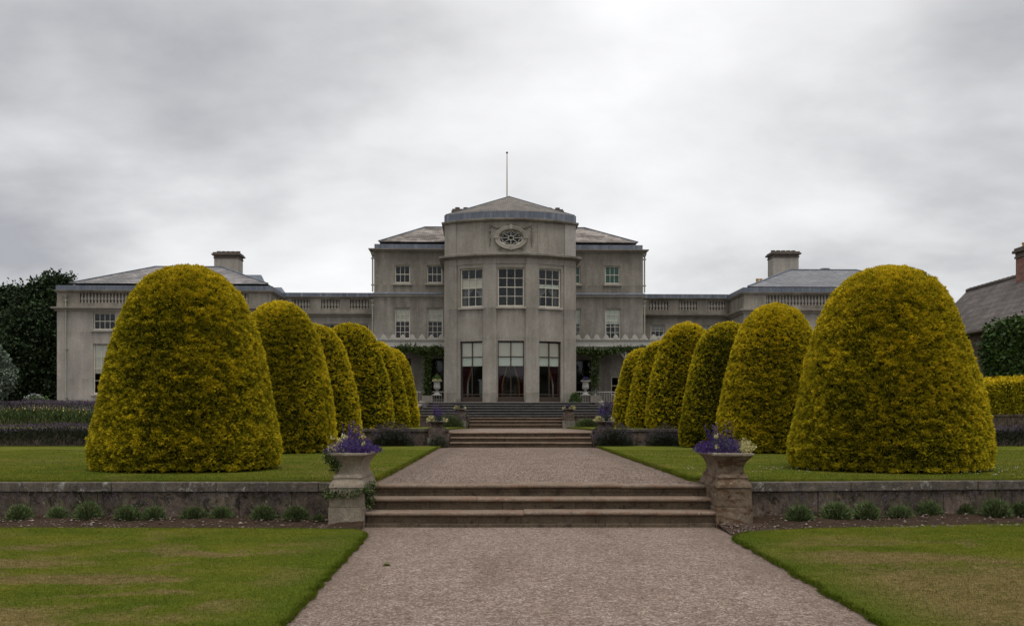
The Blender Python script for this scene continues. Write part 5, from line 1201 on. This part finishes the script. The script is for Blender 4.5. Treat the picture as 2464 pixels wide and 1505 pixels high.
# ---- wings and links
def wing(side):
    s = -1 if side == 'left' else 1; V_ = 6.0; VLk = 10.0; VBk = 24
    if s < 0: pxo, pxi, mat = 137, 652, 'stucco_pale'
    else: pxo, pxi, mat = 2269, 1789, 'stucco_pale'
    dy = 0 if s < 0 else 1
    uo, ui = hu(pxo, V_), hu(pxi, V_); U0, U1 = min(uo, ui), max(uo, ui)
    Zp = lambda py: hz(py + (0 if s < 0 else 5.3), pxo if s < 0 else pxi, V_)
    zl1, zl0 = Zp(686), Zp(697.5); zb1, zb0 = Zp(704), Zp(728); zc1, zc0 = Zp(738), Zp(748)
    root = MB()
    wops = []; cols_ = [(U0 + 2.85, U0 + 2.85), ] ; W_ = U1 - U0
    cu = [U0 + (hu(250.5, V_) - hu(137, V_)), (U0+U1)/2, U1 - (hu(250.5, V_) - hu(137, V_))]
    hw_ = (hu(277.5, V_) - hu(223.5, V_)) / 2
    ups = [(c-hw_, c+hw_, Zp(793), Zp(751)) for c in cu]; los = [(c-hw_, c+hw_, Zp(947), Zp(826)) for c in cu]
    wallgrid(root, flat(V_), U0, U1, Z4 - .3, zb0 - .12, ups + los, .4)
    for u, q in ((U0, 1), (U1, -1)): root.box(min(u, u+q*.4), max(u, u+q*.4), V_ + .4, VBk, Z4 - .3, zb0 - .12)
    root.box(U0, U1, VBk, VBk + .4, Z4 - .3, zb0 - .12)
    wl = root.build('wing_wall', M[mat], house)
    f_ = MB(); f_.box(U0+.4, U1-.4, V_+.42, VBk-.02, Zp(815), Zp(810)); f_.box(U0+.4, U1-.4, V_+5, V_+5.1, Z4, zb0 - .2); f_.build('inner_floor', M['room'], house)
    for i, o_ in enumerate(ups): window(((o_[0]+o_[1])/2, V_, o_[2]), 0, o_[1]-o_[0], o_[3]-o_[2], 4, 2, sill=True, mid=.5)
    for i, o_ in enumerate(los): window(((o_[0]+o_[1])/2, V_, o_[2]), 0, o_[1]-o_[0], o_[3]-o_[2], 3, 4, sill=True, mid=.5, blind=[('blind', .40, .99, .1)])
    pl_ = [(U0, VBk + .4), (U0, V_), (U1, V_), (U1, VBk + .4)]
    m = MB(); box_sweep(m, pl_, [(0, zc0), (.08, zc0), (.12, zc0 + .08), (.30, zc1 - .10), (.32, zc1 - .01), (0, zc1 + .03)]); m.build('cornice', M['pale_trim'], house)
    m = MB(); box_sweep(m, pl_, [(-.3, zc1 + .02), (.02, zc1 + .02), (.02, zb0), (-.3, zb0)]); box_sweep(m, pl_, [(-.3, zb1), (.03, zb1), (.16, zl0 - .05), (.17, zl0), (-.3, zl0 + .01)])
    # parapet with openings filled by balusters; blind wall behind
    pw = hu(192, V_) - hu(137, V_); ops_ = [(U0 + pw, U0 + W_*.5 - pw*.6), (U0 + W_*.5 + pw*.6, U1 - pw)]
    wallgrid(m, flat(V_), U0, U1, zb0, zb1, [(a, b, zb0 - 1, zb1 + 1) for a, b in ops_], .3)
    for u, q in ((U0, 1), (U1, -1)): m.box(min(u, u+q*.3), max(u, u+q*.3), V_ + .3, VBk, zb0, zb1)
    pp = m.build('parapet', M['stone_trim'], house)
    m = MB(); m.box(U0 + .3, U1 - .3, V_ + .26, V_ + .3, zb0 - .0, zb1); m.build('parapet_back', M['stucco_pale'], house)
    for a, b in ops_: balusters(pp, a, b, V_ + .12, zb0, zb1, int(round((b-a)/.212)))
    m = MB(); box_sweep(m, pl_, [(-.3, zl0 + .01), (.06, zl0 + .005), (.06, zl1), (-.3, zl1 + .03)]); m.build('lead_parapet', M['lead'], house)
    vr = V_ + 6.5; ve_ = V_ + .55
    if s < 0: e0, e1, r0, r1, ey, ry = 167, 644, 373, 532, 681.7, 641.8; mt = 'slate_wing'
    else: e0, e1, r0, r1, ey, ry = 1799.5, 2262, 1901, 2060, 689, 649.5; mt = 'slate_new'
    hip_roof('wing_roof', mt, hu(e0, ve_), hu(e1, ve_), ve_, VBk - .3, hz(ey, (e0+e1)/2 if s < 0 else e0, ve_), hu(r0, vr), hu(r1, vr), vr, hz(ry, r0, vr))
    m = MB(); m.box(U0+.35, U1-.35, V_+.45, VBk, zl1 - .25, zl1 - .1); m.build('gutter_floor', M['lead'], house)
    vc = V_ + 8.2
    if s < 0: chimney(house, hu(515, vc), hu(573, vc), vc, vc + 1.4, zl1, hz(606.5, 545, vc), 'stucco_pale', 5, 'dark_cap', .16)
    else: chimney(house, hu(1860, vc), hu(1921, vc), vc, vc + 1.4, zl1, hz(604.5, 1890, vc), 'stucco_pale', 5, 'dark_cap', .16)
    if s < 0:
        pipe(hu(159.6, V_), V_, Z4, hz(716, 160, V_))
        for (a, b, t, bt, vv) in ((592, 637, 661, 690, 11), (655, 686, 691, 712, 12)):
            d = MB(); ua, ub = hu(a, vv), hu(b, vv); zt, zb = hz(t, b, vv), hz(bt, b, vv)
            d.add([(ua - 1, vv, zt), (ub - .25, vv, zt), (ub + .12, vv - .5, zb), (ua - 1, vv - .5, zb), (ub + .12, vv + .5, zb), (ua - 1, vv + .5, zb)], [(0, 1, 2, 3), (1, 0, 5, 4), (1, 4, 2), (0, 3, 5)])
            d.build('roof_dormer', M['lead'], house)
    else:
        vv = vr + .4; u = hu(1984, vv); z = hz(651, 1984, vv)
        MB().lathe((u, vv, z - .3), [(.3, 0), (.3, .38), (.37, .40), (.33, .46), (.1, .50)], 16).build('roof_ventilator', M['iron'], house, True)
        u = hu(1826, V_+14); z = hz(680, 1826, V_+14)
        for k in (-.14, .14): MB().lathe((u + k, V_+14, z), [(.12, 0), (.12, .25), (.15, .28), (.12, .33)], 10).build('chimney_pot', M['pot_yellow'], house, True)
    # link to the main block
    if s < 0: a_, b_ = U1, ML - .0
    else: a_, b_ = MR + .0, U0
    ZL = lambda py: hz(py + (0 if s < 0 else 3.6), 790 if s < 0 else 1660, VLk)
    zL1, zL0 = ZL(704), ZL(713.6); b1, b0 = ZL(720), ZL(742); c1, c0 = ZL(753), ZL(762)
    if s < 0: lo = [op(777, 820, 778, 810, VLk), op(843, 887, 778, 810, VLk)]
    else: lo = [op(1565, 1598.5, 780.5, 811, VLk), op(1676, 1712, 780.5, 811, VLk)]
    m = MB(); wallgrid(m, flat(VLk), a_, b_, Z4 - .3, c0 + .1, lo, .4)
    MB().box(a_, b_, VBk - 2, VBk - 1.6, Z4 - .3, c0 + .1).build('rear_wall', M['stucco'], house)
    m.build('link_wall', M['stucco_pale' if s < 0 else 'stucco'], house)
    m = MB(); m.box(a_, b_, VLk + 4, VLk + 4.1, Z4, c0); m.build('inner_floor', M['room'], house)
    for o_ in lo: window(((o_[0]+o_[1])/2, VLk, o_[2]), 0, o_[1]-o_[0], o_[3]-o_[2], 3, 2, sill=True, mid=.5, blind=[('net', .62, .99, .12)] if s > 0 else None)
    ln = [(a_, VLk), (b_, VLk)]
    m = MB(); box_sweep(m, ln, [(0, c0), (.06, c0), (.12, c0+.08), (.28, c1-.08), (.3, c1), (0, c1+.03)]); m.build('cornice', M['pale_trim' if s < 0 else 'stone_trim'], house)
    m = MB(); grp = [(702, 746), (772.5, 816.7), (842, 887)] if s < 0 else [(1561.7, 1606.5), (1633, 1676), (1702, 1745)]
    go = [(hu(a, VLk), hu(b, VLk), b0, b1) for a, b in grp]
    wallgrid(m, flat(VLk), a_, b_, c1 + .025, zL0 - .12, go, .3); box_sweep(m, ln, [(-.3, zL0 - .12), (.02, zL0 - .12), (.14, zL0 - .04), (.15, zL0), (-.3, zL0)])
    pp = m.build('parapet', M['stone_trim'], house)
    for a, b, z0_, z1_ in go: balusters(pp, a, b, VLk + .12, z0_, z1_, 6)
    m = MB(); m.box(a_ + .2, b_ - .2, VLk + .262, VLk + .298, b0 + .005, b1 - .005); m.build('parapet_back', M['stucco_pale'], house)
    m = MB(); box_sweep(m, ln, [(-.3, zL0 + .005), (.04, zL0 + .005), (.04, zL1), (-.3, zL1 + .02)])
    for k in range(9):
        x = a_ + (b_-a_)*(k+.5)/9; m.bar((x, VLk - .05, zL0 + .02), (x, VLk - .05, zL1), .035)
    m.build('lead_parapet', M['lead'], house)
    m = MB(); m.box(a_, b_, VLk + .3, VBk - 1.6, zL0 - .2, zL0 - .1); m.build('link_roof', M['lead'], house)
wing('left'); wing('right')
# ---- veranda along the main block
VV = 3.0
def veranda(side):
    s = -1 if side == 'left' else 1
    if s < 0: pe, pb = 842, 1074
    else: pe, pb = 1606, 1384
    ue_, ub_ = hu(pe, VV), (UE + .02) * s
    dz = 0 if s < 0 else 0
    ref = 985 if s < 0 else 1470
    zt, zb = hz(816.5, ref, VV), hz(833.5, ref, VV)
    u0, u1 = min(ue_, ub_), max(ue_, ub_)
    root = MB().box(u0, u1, VV, VV + .18, zb, zt - .1); sweep(root, flat(VV), u0, u1, [(0, zt - .1), (.05, zt - .1), (.10, zt), (-.18, zt)], 99)
    vr_ = root.build('veranda', M['white'], house)
    MB().box(u0, u1, VV + .1, (VM if True else 9) - .01, zt - .12, zt - .04).build('veranda_roof', M['lead'], vr_)
    c = random.Random(9); n = int(round((u1-u0) / .56)); me = None
    for k in range(n):        # shell shaped crest ornaments
        u = u0 + (u1-u0)*(k+.5)/n; h = .34
        if me is None:
            m = MB(); pts = [(-.26, 0), (-.24, .05), (-.17, .09), (-.155, .16), (-.11, .24), (-.05, .30), (0, .345), (.05, .30), (.11, .24), (.155, .16), (.17, .09), (.24, .05), (.26, 0)]
            m.hexa([(x, -.05, z) for x, z in pts], [(x*.9, .05, z) for x, z in pts])
            for q in range(-3, 4):
                a = q*.36; m.bar((0, -.055, .03), (math.sin(a)*.16, -.06, .03 + math.cos(a)*.25), .035, .05)
            o = m.build('shell_crest', M['white'], vr_); me = o.data
        else: o = bpy.data.objects.new('shell_crest', me); COL.objects.link(o); o.parent = vr_
        o.location = (u, VV + .02, zt)
    posts = [1074, 1028, 958, 888] if s < 0 else [1386, 1432, 1505, 1578]
    pu = [hu(p, VV) for p in posts]; pu[0] = ub_ + s*.06
    for u in pu:
        p_ = MB().box(u-.05, u+.05, VV+.02, VV+.12, Z4, zb - .01); p_.box(u-.09, u+.09, VV-.01, VV+.15, Z4, Z4+.12); p_.build('post', M['white'], vr_)
    for a, b in zip(pu[:-1], pu[1:]):
        a, b = min(a, b) + .06, max(a, b) - .06; m = MB(); w_ = b - a; hgt = .62; N_ = 24; H_ = lambda x: .10 + hgt * (abs((x - (a+b)/2)/(w_/2)) ** 2.2)
        x = a
        while x < b: m.box(x-.009, x+.009, VV+.05, VV+.065, zb - H_(x), zb - .012); x += .09
        z = .09
        while z < hgt + .1:
            t = max(0, (z - .10)/hgt) ** (1/2.2) * w_/2; mid = (a+b)/2
            if z <= .10: m.box(a, b, VV+.066, VV+.08, zb - z - .009, zb - z + .009)
            else: m.box(a, mid - t, VV+.066, VV+.08, zb - z - .009, zb - z + .009); m.box(mid + t, b, VV+.066, VV+.08, zb - z - .009, zb - z + .009)
            z += .09
        pr = None
        for k in range(N_+1):
            x = a + w_*k/N_; p = (x, VV+.065, zb - H_(x))
            if pr: m.bar(pr, p, .04)
            pr = p
        m.build('lattice', M['white'], vr_)
        rl = MB(); rl.box(a, b, VV+.03, VV+.08, Z4+.70, Z4+.745); rl.box(a, b, VV+.03, VV+.07, Z4+.06, Z4+.09)
        x = a + .06
        while x < b: rl.box(x-.009, x+.009, VV+.048, VV+.066, Z4+.09, Z4+.70); x += .15
        rl.build('railing', M['white'], vr_)
    return zb, pu
zbL, puL = veranda('left'); zbR, puR = veranda('right')
def W3(u, v, z): return (HX + u*hc - v*hs, HYY + u*hs + v*hc, z)
rv = np.random.default_rng(51)
ivy('climbing plant covering the left veranda post and arch', rv, [W3(puL[1], VV-.05, Z4 + .1), W3(puL[1]-.02, VV-.05, Z4 + 1.8), W3(puL[1], VV-.05, zbL - .1)], 2600, (.11, .09, .1), (.07, .13))
ivy('leafy climber hanging along the top of the left veranda arches', rv, [W3(puL[1]-1.9, VV-.05, zbL - .12), W3(puL[1]-.6, VV-.05, zbL - .15), W3(puL[1], VV-.05, zbL - .4), W3(puL[1]+.5, VV-.05, zbL - .15), W3(puL[0]-.2, VV-.05, zbL - .38)], 3200, (.14, .1, .13), (.07, .13))
ivy('climbing plant on the right veranda post beside the bow', rv, [W3(puR[1]-.1, VV-.05, Z4 + 1.0), W3(puR[1], VV-.05, Z4 + 1.9), W3(puR[1]-.05, VV-.05, zbR - .3)], 1300, (.13, .08, .2), (.07, .13))
ivy('leafy climber under the right veranda fascia', rv, [W3(puR[0]+.1, VV-.05, zbR - .28), W3(puR[1]-.2, VV-.05, zbR - .30), W3(puR[1]+.3, VV-.05, zbR - .4), W3(puR[2]-.5, VV-.05, zbR - .15), W3(puR[3]-.5, VV-.05, zbR - .12)], 2800, (.16, .1, .11), (.07, .13))
# ------------------------------------------------------------------ outbuilding on the right
ob = empty('outbuilding', (20.4, 48.5, 0), 0, 'long low stone outbuilding with a dark slate roof at the right edge', 'building')
ZE, ZR, WX = 5.45, 7.6, 4.2
def oy(Y): return Y - 48.5
m = MB(); mpL = lambda u, w_, z: (w_, -u, z)       # u runs towards the camera along the left face
o1 = (3.75, 4.62, 4.15, 5.12)
wallgrid(m, mpL, 0, 30, 0, ZE - .02, [o1, (9, 9.9, 4.15, 5.12)], .4)
m.box(.4, WX, -30, -29.6, 0, ZE - .02); m.box(.4, WX, -.4, 0, 0, ZE - .02); m.box(WX - .4, WX, -29.6, -.4, 0, ZE - .02)
for y in (-.4, -30): m.add([(0, y, ZE-.02), (WX, y, ZE-.02), (WX/2, y, ZR-.1), (0, y+.4, ZE-.02), (WX, y+.4, ZE-.02), (WX/2, y+.4, ZR-.1)], [(0, 1, 2), (3, 5, 4), (0, 3, 4, 1), (1, 4, 5, 2), (2, 5, 3, 0)])
m.build('wall', M['house_right'], ob)
for (a, b, z0, z1) in (o1, (9, 9.9, 4.15, 5.12)):
    window((0, -(a+b)/2, z0), -PI/2, b-a, z1-z0, 2, 4, parent=ob, sill=False, recess=.06, bar=.03)
m = MB(); e_ = .30; k = (ZR-ZE)/(WX/2)
m.hexa([(-e_, -30.3, ZE - e_*k), (WX/2, -30.3, ZR), (WX/2, .15, ZR), (-e_, .15, ZE - e_*k)], [(-e_, -30.3, ZE - e_*k + .09), (WX/2, -30.3, ZR + .09), (WX/2, .15, ZR + .09), (-e_, .15, ZE - e_*k + .09)])
m.hexa([(WX/2 + .001, -30.3, ZR), (WX+e_, -30.3, ZE - e_*k), (WX+e_, .15, ZE - e_*k), (WX/2 + .001, .15, ZR)], [(WX/2 + .001, -30.3, ZR + .09), (WX+e_, -30.3, ZE - e_*k + .09), (WX+e_, .15, ZE - e_*k + .09), (WX/2 + .001, .15, ZR + .09)])
rf = m.build('roof', M['slate_right'], ob); m = MB()
for q in range(76): m.tube([(WX/2, .15 - q*.4, ZR + .07), (WX/2, .15 - q*.4 - .39, ZR + .09)], .11, 8)
m.build('ridge_tiles', M['slate_right'], rf)
m = MB().tube([(-e_ - .04, .1, ZE - e_*k + .0), (-e_ - .04, -30, ZE - e_*k + .0)], .055, 8); m.build('gutter', M['dark_cap'], ob, True)
chimney(ob, 1.75, 2.45, oy(42.3), oy(43.35), 7.0, 8.82, 'brick_red', 2, 'pot_yellow', .12)
m = MB()
for z in (3.1, 3.5, 3.9, 4.3, 4.7): m.bar((-.05, oy(45), z), (-.05, oy(36), z), .018)
m.build('trellis_wires', M['iron'], ob)
rng = np.random.default_rng(61); n = 9000
Yq = 24 + 19.6 * rng.random(n); zz = 2.6 + rng.random(n) * 2.75; edge = vnoise(np.c_[zz * 1.2, zz * 0, zz * 0], 3) * 1.2
kq = Yq < 42.9 - edge - np.clip(3.1 - zz, 0, 1) * .8; Yq, zz = Yq[kq], zz[kq]; n = len(Yq)
th = .08 + .42 * vnoise(np.c_[Yq * .9, zz * .9, zz * 0], 5)
C = np.stack([20.35 - th * rng.random(n) ** .4, Yq, zz], 1); C = np.repeat(C, 4, 0) + rng.normal(0, .08, (n*4, 3))
D = rng.normal(0, .6, (n*4, 3)) + [-.6, -.2, -.1]; L = rng.uniform(.12, .22, n*4)
tag(np_mesh('climber', leaf_quads(rng, C, D, L, L * .7, .2), 4, M['green'], tint=np.repeat(np.clip(rng.normal(.42, .2, n*4), 0, 1), 4)), 'thick green climber covering the wall of the right outbuilding', 'climber')
n = 9000; X = rng.uniform(18.95, 20.05, n); Yq = rng.uniform(26, 40.6, n); f = rng.random(n)
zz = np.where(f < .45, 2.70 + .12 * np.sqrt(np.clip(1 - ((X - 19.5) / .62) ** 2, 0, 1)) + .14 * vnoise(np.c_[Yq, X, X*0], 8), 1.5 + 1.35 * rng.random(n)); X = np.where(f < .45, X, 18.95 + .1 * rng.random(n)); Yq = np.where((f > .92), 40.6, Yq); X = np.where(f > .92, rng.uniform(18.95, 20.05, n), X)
C = np.repeat(np.stack([X, Yq, zz], 1), 5, 0) + rng.normal(0, .05, (n*5, 3)); D = rng.normal(0, .6, (n*5, 3)) + [-.4, -.3, .5]; L = rng.uniform(.07, .12, n*5)
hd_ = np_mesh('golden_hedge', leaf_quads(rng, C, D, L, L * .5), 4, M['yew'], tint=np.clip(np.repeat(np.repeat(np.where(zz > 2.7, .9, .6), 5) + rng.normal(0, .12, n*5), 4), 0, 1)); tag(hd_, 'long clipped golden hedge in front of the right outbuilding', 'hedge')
MB().box(19.06, 20.0, 26, 40.5, 1.4, 2.76).build('inner_twigs', M['yew_core'], hd_)
stone_wall('low stone wall below the golden hedge at the right edge', (18.7, 40.9), (18.7, 24), Z2 - .03, 1.57, .3, .08, 21, None, 'wall_stone', 'wall_stone')
tag(slab('planting_bed', [(18.98, 24), (20.39, 24), (20.39, 41), (18.98, 41)], 1.5, M['soil'], 'raised bed under the golden hedge', .5), None)
pr_ = loft_rect([(.36, .36, 0, .03), (.36, .36, .42, .04)], 4, .03, 8).build('stone_pier', M['cheek'], None, True); pr_.location = (18.55, 39.6, Z2 - .02)
tag(pr_, 'rough stone pier at the end of the low wall beside the nearest right yew', 'pier')
loft_rect([(.30, .30, .43, .05), (.36, .36, .56, .06), (.40, .40, .70, .06), (.34, .34, .80, .06)], 4, .03, 9).build('upper_block', M['cheek'], pr_, True)
loft_rect([(.22, .22, .81, .05), (.32, .32, .98, .06), (.38, .38, 1.12, .06), (.30, .30, 1.16, .06)], 4, .03, 10).build('top_stone', M['house_right'], pr_, True)
# planting at the house foot seen between yews: far wood closing the horizon
rng = np.random.default_rng(81); n = 26000
a = rng.uniform(0, 2*PI, n); rad = rng.uniform(330, 420, n); hgt = 16 + 10 * vnoise(np.c_[np.cos(a)*14, np.sin(a)*14, a*0], 4)
C = np.stack([np.cos(a)*rad, np.sin(a)*rad, Z4 + hgt * rng.random(n) ** .7], 1); D = rng.normal(size=(n, 3)) + [0, 0, .6]; L = rng.uniform(3.5, 6.5, n)
tag(np_mesh('distant_wood', leaf_quads(rng, C, D, L, L*.8), 4, M['dark_tree'], tint=np.repeat(np.clip(rng.normal(.5, .2, n), 0, 1), 4)), 'belt of far woodland closing the horizon beyond the garden', kind='stuff')
